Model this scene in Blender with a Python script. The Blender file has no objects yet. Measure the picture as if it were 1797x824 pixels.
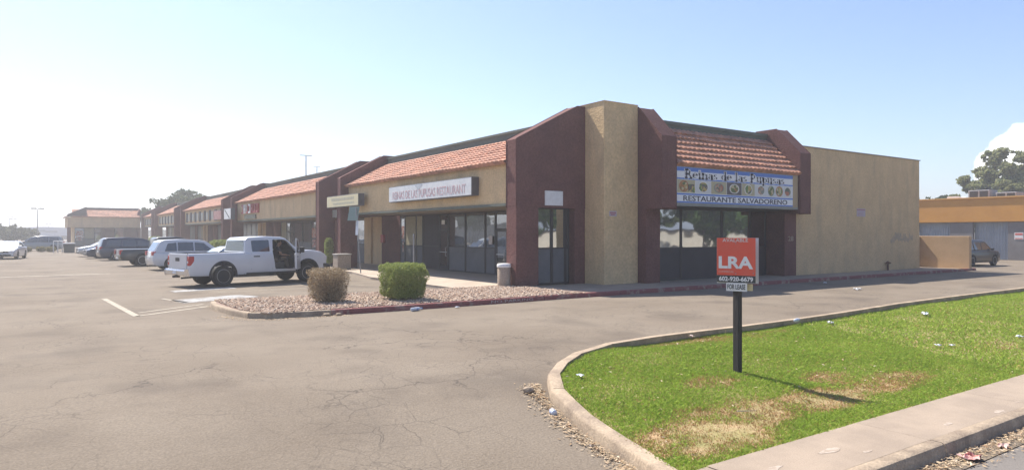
import bpy, bmesh, math, random
import numpy as np
from mathutils import Vector, Matrix
R=math.radians
random.seed(5); rng=np.random.default_rng(7)
sc=bpy.context.scene
COL=sc.collection
# ------------------------------------------------------------------ camera, sky, sun
cam=bpy.data.cameras.new('camera'); co=bpy.data.objects.new('camera',cam); COL.objects.link(co)
cam.sensor_width=36; cam.lens=36*1209/1797; cam.shift_y=-2/1797; cam.clip_end=6000; cam.clip_start=.1
co.location=(0,0,2.05); co.rotation_euler=(R(90),0,R(-34.6)); sc.camera=co
EL,AZ=R(52),R(11.5)                       # sun: elevation, degrees west of +Y
sd=Vector((-math.sin(AZ)*math.cos(EL),math.cos(AZ)*math.cos(EL),math.sin(EL)))
w=bpy.data.worlds.new('World'); sc.world=w; w.use_nodes=True
nt=w.node_tree; nt.nodes.clear(); N=nt.nodes.new; L=nt.links.new
out=N('ShaderNodeOutputWorld'); bg=N('ShaderNodeBackground'); sky=N('ShaderNodeTexSky')
sky.sky_type='NISHITA'; sky.sun_disc=False; sky.sun_elevation=EL; sky.sun_rotation=-AZ
sky.air_density=1.0; sky.dust_density=.8; sky.ozone_density=1.6; sky.altitude=350
bg.inputs['Strength'].default_value=.105
# a cumulus bank low in the east (right edge)
tc=N('ShaderNodeTexCoord'); nz=N('ShaderNodeTexNoise'); nz.inputs['Scale'].default_value=24; nz.inputs['Detail'].default_value=6; nz.inputs['Roughness'].default_value=.55
L(tc.outputs['Generated'],nz.inputs['Vector'])
def direction(px,py):
    r,u=(px-898.5)/1209,(410-py)/1209
    a=R(34.6); v=Vector((r*math.cos(a)+math.sin(a),-r*math.sin(a)+math.cos(a),u)); return v.normalized()
acc=None
for px,py,rad in ((1870,305,.066),(1815,270,.042),(1780,300,.038),(1752,318,.026),(1930,275,.08)):
    d=N('ShaderNodeVectorMath'); d.operation='DISTANCE'; L(tc.outputs['Generated'],d.inputs[0]); d.inputs[1].default_value=direction(px,py)
    m=N('ShaderNodeMath'); m.operation='DIVIDE'; L(d.outputs['Value'],m.inputs[0]); m.inputs[1].default_value=rad
    if acc is None: acc=m
    else:
        q=N('ShaderNodeMath'); q.operation='MINIMUM'; L(acc.outputs[0],q.inputs[0]); L(m.outputs[0],q.inputs[1]); acc=q
ad=N('ShaderNodeMath'); ad.operation='MULTIPLY_ADD'; L(nz.outputs['Fac'],ad.inputs[0]); ad.inputs[1].default_value=1.1; L(acc.outputs[0],ad.inputs[2])
mr=N('ShaderNodeMapRange'); L(ad.outputs[0],mr.inputs['Value']); mr.inputs['From Min'].default_value=1.58; mr.inputs['From Max'].default_value=1.42; mr.clamp=True
nz2=N('ShaderNodeTexNoise'); nz2.inputs['Scale'].default_value=14; nz2.inputs['Detail'].default_value=4; L(tc.outputs['Generated'],nz2.inputs['Vector'])
cr=N('ShaderNodeValToRGB'); cr.color_ramp.elements[0].position=.35; cr.color_ramp.elements[0].color=(8.5,9,9.8,1); cr.color_ramp.elements[1].position=.6; cr.color_ramp.elements[1].color=(12,12,12,1)
L(nz2.outputs['Fac'],cr.inputs['Fac'])
mx=N('ShaderNodeMix'); mx.data_type='RGBA'; L(mr.outputs['Result'],mx.inputs['Factor'])
tint=N('ShaderNodeVectorMath'); tint.operation='MULTIPLY'; L(sky.outputs[0],tint.inputs[0]); tint.inputs[1].default_value=(.93,.955,1.07); L(tint.outputs[0],mx.inputs['A']); L(cr.outputs[0],mx.inputs['B'])
L(mx.outputs['Result'],bg.inputs['Color']); L(bg.outputs[0],out.inputs[0])
sl=bpy.data.lights.new('sun','SUN'); so=bpy.data.objects.new('sun',sl); COL.objects.link(so)
sl.energy=4.9; sl.angle=R(.53); sl.color=(1,.93,.83); so.rotation_euler=sd.to_track_quat('Z','Y').to_euler()
vs=sc.view_settings; vs.view_transform='Standard'; vs.look='None'; vs.exposure=.88; vs.gamma=1; vs.use_curve_mapping=False
sc.cycles.max_bounces=6; sc.cycles.diffuse_bounces=3; sc.cycles.glossy_bounces=3; sc.cycles.transmission_bounces=4; sc.cycles.volume_bounces=0
sc.cycles.caustics_reflective=False; sc.cycles.caustics_refractive=False
# ------------------------------------------------------------------ materials
MATS={}
def mk(name,c,c2=None,rough=.85,scale=3.,bump=0.,bscale=40.,metal=0.,spec=.4,detail=5,fine=0.,stretch=(1,1,1),lo=.35,hi=.65,coat=0,island=0.,fres=None):
    """base colour c blended to c2 by noise; bump; island = random value per loose piece"""
    if name in MATS: return MATS[name]
    m=bpy.data.materials.new(name); m.use_nodes=True; t=m.node_tree; b=t.nodes['Principled BSDF']
    b.inputs['Roughness'].default_value=rough; b.inputs['Metallic'].default_value=metal; b.inputs['Specular IOR Level'].default_value=spec
    if coat: b.inputs['Coat Weight'].default_value=coat; b.inputs['Coat Roughness'].default_value=.08
    b.inputs['Base Color'].default_value=(*c,1)
    tc=t.nodes.new('ShaderNodeTexCoord'); mp=t.nodes.new('ShaderNodeMapping'); t.links.new(tc.outputs['Object'],mp.inputs['Vector']); mp.inputs['Scale'].default_value=stretch
    last=None
    if c2 is not None:
        n=t.nodes.new('ShaderNodeTexNoise'); n.inputs['Scale'].default_value=scale; n.inputs['Detail'].default_value=detail; n.inputs['Roughness'].default_value=.6; t.links.new(mp.outputs[0],n.inputs['Vector'])
        r=t.nodes.new('ShaderNodeValToRGB'); r.color_ramp.elements[0].position=lo; r.color_ramp.elements[1].position=hi
        r.color_ramp.elements[0].color=(*c,1); r.color_ramp.elements[1].color=(*c2,1); t.links.new(n.outputs['Fac'],r.inputs['Fac']); last=r.outputs[0]
    if fine:
        n=t.nodes.new('ShaderNodeTexNoise'); n.inputs['Scale'].default_value=bscale; n.inputs['Detail'].default_value=3; t.links.new(mp.outputs[0],n.inputs['Vector'])
        mr=t.nodes.new('ShaderNodeMapRange'); mr.inputs['From Min'].default_value=.3; mr.inputs['From Max'].default_value=.7; mr.inputs['To Min'].default_value=1-fine; mr.inputs['To Max'].default_value=1+fine; t.links.new(n.outputs['Fac'],mr.inputs['Value'])
        x=t.nodes.new('ShaderNodeVectorMath'); x.operation='SCALE'
        if last: t.links.new(last,x.inputs[0])
        else: x.inputs[0].default_value=c
        t.links.new(mr.outputs[0],x.inputs['Scale']); last=x.outputs[0]
    if island:
        g=t.nodes.new('ShaderNodeNewGeometry'); mr=t.nodes.new('ShaderNodeMapRange'); mr.inputs['To Min'].default_value=1-island; mr.inputs['To Max'].default_value=1+island; t.links.new(g.outputs['Random Per Island'],mr.inputs['Value'])
        x=t.nodes.new('ShaderNodeVectorMath'); x.operation='SCALE'
        if last: t.links.new(last,x.inputs[0])
        else: x.inputs[0].default_value=c
        t.links.new(mr.outputs[0],x.inputs['Scale']); last=x.outputs[0]
    if last: t.links.new(last,b.inputs['Base Color'])
    if bump:
        n=t.nodes.new('ShaderNodeTexNoise'); n.inputs['Scale'].default_value=bscale; n.inputs['Detail'].default_value=4; t.links.new(mp.outputs[0],n.inputs['Vector'])
        bp=t.nodes.new('ShaderNodeBump'); bp.inputs['Strength'].default_value=bump; bp.inputs['Distance'].default_value=.03; t.links.new(n.outputs['Fac'],bp.inputs['Height']); t.links.new(bp.outputs[0],b.inputs['Normal'])
    MATS[name]=m; return m
def ramp_island(name,cols,rough=.8,trans=0.):
    m=bpy.data.materials.new(name); m.use_nodes=True; t=m.node_tree; b=t.nodes['Principled BSDF']; b.inputs['Roughness'].default_value=rough; b.inputs['Specular IOR Level'].default_value=.3
    g=t.nodes.new('ShaderNodeNewGeometry'); r=t.nodes.new('ShaderNodeValToRGB'); e=r.color_ramp.elements
    while len(e)<len(cols): e.new(.5)
    for i,c in enumerate(cols): e[i].position=i/(len(cols)-1); e[i].color=(*c,1)
    t.links.new(g.outputs['Random Per Island'],r.inputs['Fac']); t.links.new(r.outputs[0],b.inputs['Base Color'])
    if trans:
        tr=t.nodes.new('ShaderNodeBsdfTranslucent'); t.links.new(r.outputs[0],tr.inputs['Color']); mxs=t.nodes.new('ShaderNodeMixShader'); mxs.inputs[0].default_value=trans
        o=t.nodes['Material Output']; t.links.new(b.outputs[0],mxs.inputs[1]); t.links.new(tr.outputs[0],mxs.inputs[2]); t.links.new(mxs.outputs[0],o.inputs['Surface'])
    MATS[name]=m; return m
TAN=mk('tan_stucco',(.66,.48,.275),(.57,.41,.235),scale=.9,bump=.35,bscale=26,fine=.16,rough=.92,spec=.15)
TANC=mk('tan_coarse_stucco',(.68,.495,.275),(.58,.42,.235),scale=1.3,bump=.8,bscale=13,fine=.12,rough=.92,spec=.15)
def add_stain(m,c=(.20,.165,.12)):
    """vertical weather streaks"""
    t=m.node_tree; b=t.nodes['Principled BSDF']; src=b.inputs['Base Color'].links[0].from_socket
    tc=t.nodes.new('ShaderNodeTexCoord'); mp=t.nodes.new('ShaderNodeMapping'); mp.inputs['Scale'].default_value=(.8,.8,.22); t.links.new(tc.outputs['Object'],mp.inputs['Vector'])
    n=t.nodes.new('ShaderNodeTexNoise'); n.inputs['Scale'].default_value=2.2; n.inputs['Detail'].default_value=6; t.links.new(mp.outputs[0],n.inputs['Vector'])
    r=t.nodes.new('ShaderNodeMapRange'); r.inputs['From Min'].default_value=.5; r.inputs['From Max'].default_value=.78; r.inputs['To Max'].default_value=.42; t.links.new(n.outputs['Fac'],r.inputs['Value'])
    x=t.nodes.new('ShaderNodeMix'); x.data_type='RGBA'; t.links.new(r.outputs[0],x.inputs['Factor']); t.links.new(src,x.inputs['A']); x.inputs['B'].default_value=(*c,1); t.links.new(x.outputs['Result'],b.inputs['Base Color'])
add_stain(TAN,(.33,.27,.19)); add_stain(TANC,(.36,.28,.19))
BRN=mk('brown_stucco',(.170,.080,.070),(.135,.063,.058),scale=1.2,bump=1.0,bscale=16,fine=.16,rough=.9,spec=.2)
TILE=mk('clay_tile',(.50,.245,.155),(.33,.165,.115),scale=2.2,fine=.3,bscale=3.2,rough=.8,island=.0)
GRN=mk('green_trim',(.14,.155,.125),(.10,.115,.10),scale=4,rough=.8,stretch=(1,1,6))
CONC=mk('concrete',(.36,.285,.215),(.29,.23,.175),scale=1.6,bump=.15,bscale=60,fine=.10,rough=.9)
CURB=mk('curb_concrete',(.43,.335,.235),(.26,.20,.145),scale=2.6,bump=.35,bscale=35,fine=.16,rough=.9)
REDC=mk('red_curb_paint',(.22,.075,.068),(.30,.22,.18),scale=3.4,bump=.25,bscale=35,fine=.15,rough=.85,lo=.52,hi=.68)
DIRT=mk('dirt',(.30,.235,.17),(.24,.19,.14),scale=.06,rough=.95,fine=.1,bscale=2)
BLK=mk('black_plastic',(.025,.025,.028),rough=.5)
TRIM=mk('dark_trim',(.045,.043,.045),(.03,.03,.03),scale=8,rough=.7)
RUB=mk('rubber',(.028,.028,.028),rough=.85)
MET=mk('bronze_frame',(.06,.058,.06),rough=.45,metal=.3)
ALU=mk('aluminium',(.45,.45,.46),rough=.4,metal=.7)
CHR=mk('chrome',(.75,.75,.76),rough=.12,metal=1)
PANEL=mk('grey_panel',(.14,.145,.155),(.11,.115,.125),scale=1.5,rough=.6)
DKP=mk('dark_panel',(.05,.045,.052),(.04,.036,.042),scale=1.5,rough=.6)
WHT=mk('white_paint',(.78,.78,.77),(.68,.67,.65),scale=5,rough=.5)
FADED=mk('faded_face',(.70,.71,.70),(.58,.6,.61),scale=2.2,rough=.5)
CREAM=mk('cream_face',(.66,.57,.33),(.58,.52,.34),scale=3,rough=.5)
GAL=mk('galvanised_steel',(.36,.36,.36),(.28,.28,.29),scale=9,rough=.45,metal=.6)
def glass_mat(name,tint,refl=.45,rough=.03):
    m=bpy.data.materials.new(name); m.use_nodes=True; t=m.node_tree; b=t.nodes['Principled BSDF']
    b.inputs['Base Color'].default_value=(*tint,1); b.inputs['Roughness'].default_value=.25
    g=t.nodes.new('ShaderNodeBsdfGlossy'); g.inputs['Roughness'].default_value=rough; g.inputs['Color'].default_value=(.86,.9,.92,1)
    tcx=t.nodes.new('ShaderNodeTexCoord'); n=t.nodes.new('ShaderNodeTexNoise'); n.inputs['Scale'].default_value=1.1; n.inputs['Detail'].default_value=1; bp=t.nodes.new('ShaderNodeBump'); bp.inputs['Strength'].default_value=.06; bp.inputs['Distance'].default_value=.1
    t.links.new(tcx.outputs['Object'],n.inputs['Vector']); t.links.new(n.outputs['Fac'],bp.inputs['Height']); t.links.new(bp.outputs[0],g.inputs['Normal'])
    f=t.nodes.new('ShaderNodeFresnel'); f.inputs['IOR'].default_value=1.5; a=t.nodes.new('ShaderNodeMath'); a.operation='ADD'; a.use_clamp=True; a.inputs[1].default_value=refl; t.links.new(f.outputs[0],a.inputs[0])
    x=t.nodes.new('ShaderNodeMixShader'); t.links.new(a.outputs[0],x.inputs[0]); t.links.new(b.outputs[0],x.inputs[1]); t.links.new(g.outputs[0],x.inputs[2]); t.links.new(x.outputs[0],t.nodes['Material Output'].inputs['Surface'])
    return m
GLASS=glass_mat('tinted_glass',(.02,.022,.022),.60)
DULL=glass_mat('dull_glass',(.03,.03,.035),-.05,.35)
GLASS2=glass_mat('shop_glass',(.03,.033,.033),.22)
CGL=glass_mat('car_glass',(.018,.022,.03),.06)
REDL=mk('red_lens',(.45,.02,.025),rough=.15,spec=.6)
LAMP=mk('clear_lens',(.65,.67,.7),rough=.15,spec=.7)
# ------------------------------------------------------------------ mesh builder
class MB:
    def __init__(s): s.v=[];s.f=[];s.m=[];s.mi=0;s.xf=None
    def add(s,vs,fs):
        o=len(s.v); s.v+= [tuple(s.xf(*p)) if s.xf else tuple(p) for p in vs]
        for f in fs: s.f.append(tuple(i+o for i in f)); s.m.append(s.mi)
        return s
    def box(s,x0,x1,y0,y1,z0,z1):
        return s.add([(x,y,z) for z in (z0,z1) for y in (y0,y1) for x in (x0,x1)],[(0,2,3,1),(4,5,7,6),(0,1,5,4),(2,6,7,3),(0,4,6,2),(1,3,7,5)])
    def prism(s,poly,ax,a,b):
        """polygon in the two other axes, extruded along ax from a to b"""
        f={'x':lambda p,t:(t,p[0],p[1]),'y':lambda p,t:(p[0],t,p[1]),'z':lambda p,t:(p[0],p[1],t)}[ax]; n=len(poly)
        return s.add([f(p,a) for p in poly]+[f(p,b) for p in poly],[tuple(range(n)),tuple(range(2*n-1,n-1,-1))]+[(i,(i+1)%n,n+(i+1)%n,n+i) for i in range(n)])
    def tube(s,pts,rad,n=8,cap=True):
        P=[Vector(p) for p in pts]; rr=rad if isinstance(rad,(list,tuple)) else [rad]*len(P); vs=[];fs=[]
        for i,p in enumerate(P):
            d=(P[min(i+1,len(P)-1)]-P[max(i-1,0)]).normalized(); a=d.orthogonal().normalized() if abs(d.z)>.95 or i==0 else d.cross(Vector((0,0,1))).normalized()
            if abs(d.z)<=.95: a=d.cross(Vector((0,0,1))).normalized()
            else: a=(Vector((1,0,0))-d*d.x).normalized()
            b=d.cross(a)
            for k in range(n):
                t=2*math.pi*k/n; vs.append(tuple(p+(a*math.cos(t)+b*math.sin(t))*rr[i]))
        for i in range(len(P)-1):
            for k in range(n): fs.append((i*n+k,i*n+(k+1)%n,(i+1)*n+(k+1)%n,(i+1)*n+k))
        if cap: fs+=[tuple(range(n))[::-1],tuple(range((len(P)-1)*n,len(P)*n))]
        return s.add(vs,fs)
    def lathe(s,prof,c=(0,0,0),n=16,ax='z'):
        vs=[];fs=[]
        for r,h in prof:
            for k in range(n):
                t=2*math.pi*k/n; a,b=r*math.cos(t),r*math.sin(t)
                vs.append({'z':(c[0]+a,c[1]+b,c[2]+h),'y':(c[0]+a,c[1]+h,c[2]+b),'x':(c[0]+h,c[1]+a,c[2]+b)}[ax])
        for i in range(len(prof)-1):
            for k in range(n): fs.append((i*n+k,i*n+(k+1)%n,(i+1)*n+(k+1)%n,(i+1)*n+k))
        fs+=[tuple(range(n)),tuple(range((len(prof)-1)*n,len(prof)*n))]
        return s.add(vs,fs)
    def quad(s,a,b,c,d): return s.add([a,b,c,d],[(0,1,2,3)])
def rootloc(p):
    v=Vector((0,0,0))
    while p is not None: v+=p.location; p=p.parent
    return v
def link(name,me,mats,parent=None,loc=None):
    o=bpy.data.objects.new(name,me); COL.objects.link(o)
    for m in (mats if isinstance(mats,(list,tuple)) else [mats]): me.materials.append(m)
    if parent is not None: o.parent=parent
    if loc is not None: o.location=loc
    return o
def smooth_by_angle(me,ang=35):
    bm=bmesh.new(); bm.from_mesh(me)
    for f in bm.faces: f.smooth=True
    for e in bm.edges:
        if len(e.link_faces)==2: e.smooth=e.calc_face_angle(0)<R(ang)
        else: e.smooth=False
    bm.to_mesh(me); bm.free()
def build(mb,name,mats,parent=None,smooth=0,bevel=0,recalc=True,base=None):
    org=rootloc(parent)
    V=np.array(mb.v,float)
    loc=None
    if parent is None:
        lo,hi=V.min(0),V.max(0); loc=Vector(((lo[0]+hi[0])/2,(lo[1]+hi[1])/2,lo[2])) if base is None else Vector(base); org=loc
    V=V-np.array(org)
    me=bpy.data.meshes.new(name); me.from_pydata([tuple(v) for v in V],[],mb.f); me.update()
    if len(mb.m): me.polygons.foreach_set('material_index',mb.m)
    if recalc or bevel:
        bm=bmesh.new(); bm.from_mesh(me)
        if bevel: bmesh.ops.bevel(bm,geom=[e for e in bm.edges if len(e.link_faces)==2 and e.calc_face_angle(0)>R(30)],offset=bevel,segments=2,affect='EDGES',profile=.5)
        bmesh.ops.recalc_face_normals(bm,faces=bm.faces); bm.to_mesh(me); bm.free()
    if smooth: smooth_by_angle(me,smooth)
    return link(name,me,mats,parent,loc)
def tag(o,label=None,cat=None,group=None,kind=None):
    if label: o['label']=label
    if cat: o['category']=cat
    if group: o['group']=group
    if kind: o['kind']=kind
    return o
def thing(name,label,cat,loc=(0,0,0),rz=0,group=None):
    o=bpy.data.objects.new(name,None); COL.objects.link(o); o.location=loc; o.rotation_euler=(0,0,rz); o.empty_display_size=.3
    return tag(o,label,cat,group)
def dup(root,loc,rz,label,group=None,sc_=None):
    def rec(o,p):
        c=o.copy(); COL.objects.link(c); c.parent=p
        for ch in list(o.children): rec(ch,c)
        return c
    r=rec(root,None); r.location=loc; r.rotation_euler=(0,0,rz); r['label']=label
    if group: r['group']=group
    if sc_: r.scale=sc_
    return r
def bake(o):
    """apply modifiers"""
    dg=bpy.context.evaluated_depsgraph_get(); dg.update()
    me=bpy.data.meshes.new_from_object(o.evaluated_get(dg)); o.modifiers.clear(); o.data=me; return o
def text(s,name,mat,parent,origin,right,up,height,width=None,extr=.004,off=0.,bold=0.,align='LEFT',shear=0):
    """lettering in the plane (right, up) starting at origin; height = cap height; width stretches it"""
    c=bpy.data.curves.new(name,'FONT'); c.body=s; c.extrude=extr/2; c.offset=bold; c.resolution_u=3; c.shear=shear
    t=bpy.data.objects.new(name,c); COL.objects.link(t); dg=bpy.context.evaluated_depsgraph_get(); dg.update()
    me=bpy.data.meshes.new_from_object(t.evaluated_get(dg)); COL.objects.unlink(t); bpy.data.objects.remove(t)
    n=len(me.vertices); a=np.empty(n*3); me.vertices.foreach_get('co',a); a=a.reshape(-1,3)
    x0,x1=a[:,0].min(),a[:,0].max(); y0=0.; cap=.69
    sy=height/cap; sx=(width/(x1-x0)) if width else sy
    r,u=Vector(right).normalized(),Vector(up).normalized(); nn=r.cross(u)
    o=Vector(origin)-rootloc(parent)
    if align=='CENTER': o=o-r*((x1-x0)*sx/2)
    b=np.array(o)+np.outer((a[:,0]-x0)*sx,np.array(r))+np.outer((a[:,1]-y0)*sy,np.array(u))+np.outer(a[:,2]+extr/2+off,np.array(nn))
    me.vertices.foreach_set('co',b.ravel()); me.update()
    me.materials.clear()
    return link(name,me,mat,parent)
# ------------------------------------------------------------------ terrain heights
def sm(t): t=np.clip(t,0,1); return t*t*(3-2*t)
def BH(Y): return -.30+.42*sm((Y-4.6)/4.9)            # kerb-top / lawn level
def AH(Y): return BH(Y)-.15+.03*sm((Y-8)/3)           # asphalt level
def sheet(name,xs,ys,hf,mat,off=0.,kind='structure',mask=None):
    X,Y=np.meshgrid(xs,ys); Z=hf(X,Y)+off; nx,ny=len(xs),len(ys)
    me=bpy.data.meshes.new(name); V=np.stack([X,Y,Z],-1).reshape(-1,3)
    F=[(j*nx+i,j*nx+i+1,(j+1)*nx+i+1,(j+1)*nx+i) for j in range(ny-1) for i in range(nx-1) if mask is None or mask((xs[i]+xs[i+1])/2,(ys[j]+ys[j+1])/2)]
    me.from_pydata(V.tolist(),[],F); me.update(); o=link(name,me,mat); o['kind']=kind; return o
def asphalt_mat():
    m=mk('asphalt',(.170,.136,.101),(.226,.187,.143),scale=.33,rough=.93,fine=.16,bscale=38,bump=.35,spec=.25,lo=.3,hi=.7)
    t=m.node_tree; b=t.nodes['Principled BSDF']; src=b.inputs['Base Color'].links[0].from_socket
    tc=t.nodes.new('ShaderNodeTexCoord')
    nw=t.nodes.new('ShaderNodeTexNoise'); nw.inputs['Scale'].default_value=1.6; nw.inputs['Detail'].default_value=5; t.links.new(tc.outputs['Object'],nw.inputs['Vector'])
    def lay(src,vscale,width,warp,amt,maskscale,ml,mh,col):
        ws=t.nodes.new('ShaderNodeVectorMath'); ws.operation='MULTIPLY_ADD'; t.links.new(nw.outputs['Color'],ws.inputs[0]); ws.inputs[1].default_value=(warp,)*3; t.links.new(tc.outputs['Object'],ws.inputs[2])
        v=t.nodes.new('ShaderNodeTexVoronoi'); v.feature='DISTANCE_TO_EDGE'; v.inputs['Scale'].default_value=vscale; t.links.new(ws.outputs[0],v.inputs['Vector'])
        r=t.nodes.new('ShaderNodeMapRange'); r.inputs['From Min'].default_value=0; r.inputs['From Max'].default_value=width; r.inputs['To Min'].default_value=amt; r.inputs['To Max'].default_value=0; t.links.new(v.outputs['Distance'],r.inputs['Value'])
        k=t.nodes.new('ShaderNodeTexNoise'); k.inputs['Scale'].default_value=maskscale; k.inputs['Detail'].default_value=4; t.links.new(tc.outputs['Object'],k.inputs['Vector'])
        kr=t.nodes.new('ShaderNodeMapRange'); kr.inputs['From Min'].default_value=ml; kr.inputs['From Max'].default_value=mh; t.links.new(k.outputs['Fac'],kr.inputs['Value'])
        mu=t.nodes.new('ShaderNodeMath'); mu.operation='MULTIPLY'; t.links.new(r.outputs[0],mu.inputs[0]); t.links.new(kr.outputs[0],mu.inputs[1])
        x=t.nodes.new('ShaderNodeMix'); x.data_type='RGBA'; t.links.new(mu.outputs[0],x.inputs['Factor']); t.links.new(src,x.inputs['A']); x.inputs['B'].default_value=(*col,1); return x.outputs['Result']
    s=lay(src,.30,.0055,1.0,.8,.25,.44,.55,(.055,.045,.04))
    s=lay(s,1.7,.017,.4,.65,.42,.47,.60,(.06,.05,.043))
    s=lay(s,5.0,.05,.15,.55,.5,.46,.66,(.08,.066,.055))
    # oil stains / worn dusty patches
    k=t.nodes.new('ShaderNodeTexNoise'); k.inputs['Scale'].default_value=.55; k.inputs['Detail'].default_value=7; t.links.new(tc.outputs['Object'],k.inputs['Vector'])
    kr=t.nodes.new('ShaderNodeMapRange'); kr.inputs['From Min'].default_value=.52; kr.inputs['From Max'].default_value=.74; kr.inputs['To Max'].default_value=.6; t.links.new(k.outputs['Fac'],kr.inputs['Value'])
    x=t.nodes.new('ShaderNodeMix'); x.data_type='RGBA'; t.links.new(kr.outputs[0],x.inputs['Factor']); t.links.new(s,x.inputs['A']); x.inputs['B'].default_value=(.085,.068,.055,1)
    t.links.new(x.outputs['Result'],b.inputs['Base Color']); return m
ASP=asphalt_mat()
STR=mk('street_asphalt',(.15,.135,.12),(.19,.17,.15),scale=.4,rough=.93,fine=.14,bscale=60,bump=.2)
gx=np.concatenate([np.array([-2500,-900,-400,-200]),np.arange(-100,160,20.),np.array([220,400,900,2500])])
gy=np.concatenate([np.array([-2500,-600,-200,-60,-20,0,3]),np.arange(4,12,1.),np.array([14,18,30,60,100,160,240,400,900,2500])])
sheet('ground',gx,gy,lambda X,Y:AH(Y)-.03+0*X,DIRT)
yy=np.concatenate([[3.3],np.arange(4,12.1,.5),[14,18,24,40,70,110,160,205]])
sheet('parking_lot',np.array([-90,-60,-40,-20,-10,-4,0,2,4,6,10,14,20,30,40,50,62.4]),yy,lambda X,Y:AH(Y)+0*X,ASP)
sheet('street',np.array([-160,-60,0,20,60,160.]),np.array([-11,-4,0,3.29]),lambda X,Y:AH(Y)-.004+0*X,STR)
sheet('driveway_apron',np.array([-8,-2,2,4.9]),np.array([1.2,2.2,3.28]),lambda X,Y:AH(Y)+0*X+.002,CONC)
# lane stripe on the street and bay lines
PAINT=mk('worn_line_paint',(.38,.33,.25),(.22,.185,.145),scale=3.5,rough=.8,fine=.15,bscale=30,lo=.45,hi=.72)
PAINT2=mk('worn_blue_white_paint',(.36,.36,.35),(.2,.175,.15),scale=2.2,rough=.8,fine=.2,bscale=20,lo=.42,hi=.62)
def line(p,q,wd,mat=PAINT,name='painted_line'):
    p,q=Vector(p),Vector(q); d=(q-p).normalized(); n=Vector((-d.y,d.x))*wd/2
    mb=MB(); z=.005+.0; mb.prism([tuple(p-n),tuple(q-n),tuple(q+n),tuple(p+n)],'z',float(AH(p.y))+.002,float(AH(p.y))+.006); o=build(mb,name,mat); o['kind']='structure'; return o
line((1.75,25.2),(2.05,19.4),.16); line((2.05,19.4),(4.0,20.9),.14); line((2.15,20.2),(4.0,21.6),.12);
line((3.7,22.45),(3.25,24.2),.12)
line((-12,39.2),(3.1,40.95),.34)
mb=MB(); mb.prism([(3.6,22.3),(6.0,23.2),(5.6,24.3),(3.4,23.5)],'z',.001,.006); o=build(mb,'painted_patch',PAINT2); o['kind']='structure'
mb=MB(); mb.prism([(4.0,26.6),(6.2,27.2),(6.1,28.0),(3.9,27.4)],'z',.001,.0055); o=build(mb,'painted_patch',PAINT2); o['kind']='structure'
for i,y in enumerate((25.6,33.0,36.0,42.6,47.4,51,55,59,63,67,71,75,79)):
    line((5.2,y),(10.8,y+.5),.1)
# sidewalks
def slab(name,poly,z0,z1,mat=CONC,bev=.012):
    mb=MB(); mb.prism(poly,'z',z0,z1); o=build(mb,name,mat,bevel=bev); o['kind']='structure'; return o
xs=[5.6,8.4,11.3,14.2,17.1,20,22.9,25.8,28.7,31.6,36,42,50,62]
for i in range(len(xs)-1): # street sidewalk flags with score joints
    slab('sidewalk',[(xs[i]+.006,3.78),(xs[i+1]-.006,3.78),(xs[i+1]-.006,4.62),(xs[i]+.006,4.62)],-.5,-.30+.001*(i%3))
mb=MB()
for i in range(len(xs)-1): mb.prism([(3.56,-.6),(3.6,-.36),(3.62,-.315),(3.65,-.3),(3.772,-.3),(3.772,-.6)],'x',xs[i]+.008,xs[i+1]-.008)
o=build(mb,'street_kerb',CURB,smooth=30); o['kind']='structure'
slab('sidewalk',[(4.95,3.4),(5.59,3.6),(5.59,4.62),(5.3,4.62),(5.0,4.0)],-.55,-.31)
# paving round the building
slab('paving',[(14.55,17.13),(42.3,17.13),(42.3,21.5),(29,21.5),(29,20.5),(17.8,20.5),(14.55,20.58)],-.1,.12)
slab('paving',[(42.32,17.13),(43.6,17.13),(43.6,40),(41,40),(41,21.52),(42.32,21.52)],-.1,.115)
slab('storefront_walk',[(12.3,21.35),(12.3,29),(13.2,33.5),(13.2,37.4),(20.5,37.4),(20.5,21.3)],-.1,.12,mk('walk_concrete',(.46,.385,.30),(.38,.31,.245),scale=1.2,fine=.08,bscale=40,rough=.9))
slab('storefront_walk',[(13.2,37.42),(13.2,66),(20.5,66),(20.5,37.42)],-.1,.122,MATS['walk_concrete'])
slab('storefront_walk',[(13.2,66.02),(13.2,127.9),(20.5,127.9),(20.5,66.02)],-.1,.12,MATS['walk_concrete'])
# kerbs following a path
def kerb(name,pts,wd,hf,h,mat,seg=3.0,side=1):
    P=[Vector((p[0],p[1])) for p in pts]
    # resample
    Q=[];acc=0
    for a,b in zip(P[:-1],P[1:]):
        n=max(1,int((b-a).length/.35))
        for k in range(n): Q.append(a.lerp(b,k/n))
    Q.append(P[-1])
    prof=[(0,-.12),(.02,h-.04),(.035,h-.012),(.06,h),(wd,h),(wd,-.12)]
    mb=MB(); run=[];d=0
    def flush(run):
        if len(run)<2: return
        vs=[];fs=[];n=len(prof)
        for i,(p,nn) in enumerate(run):
            base=float(hf(p.y))
            for o,z in prof: q=p+nn*o; vs.append((q.x,q.y,base+z))
        for i in range(len(run)-1):
            for k in range(n-1): fs.append((i*n+k,i*n+k+1,(i+1)*n+k+1,(i+1)*n+k))
        fs+=[tuple(range(n)),tuple(range((len(run)-1)*n,len(run)*n))]
        mb.add(vs,fs)
    for i,p in enumerate(Q):
        t=(Q[min(i+1,len(Q)-1)]-Q[max(i-1,0)]).normalized(); nn=Vector((-t.y,t.x))*side
        jit=random.uniform(-.006,.006)
        run.append((p+nn*jit,nn))
        if i: d+=(Q[i]-Q[i-1]).length
        if d>seg:
            flush(run); d=0; run=[(p+t*.018+nn*random.uniform(-.008,.008),nn)]
    flush(run); o=build(mb,name,mat,smooth=40); o['kind']='structure'; return o
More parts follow.
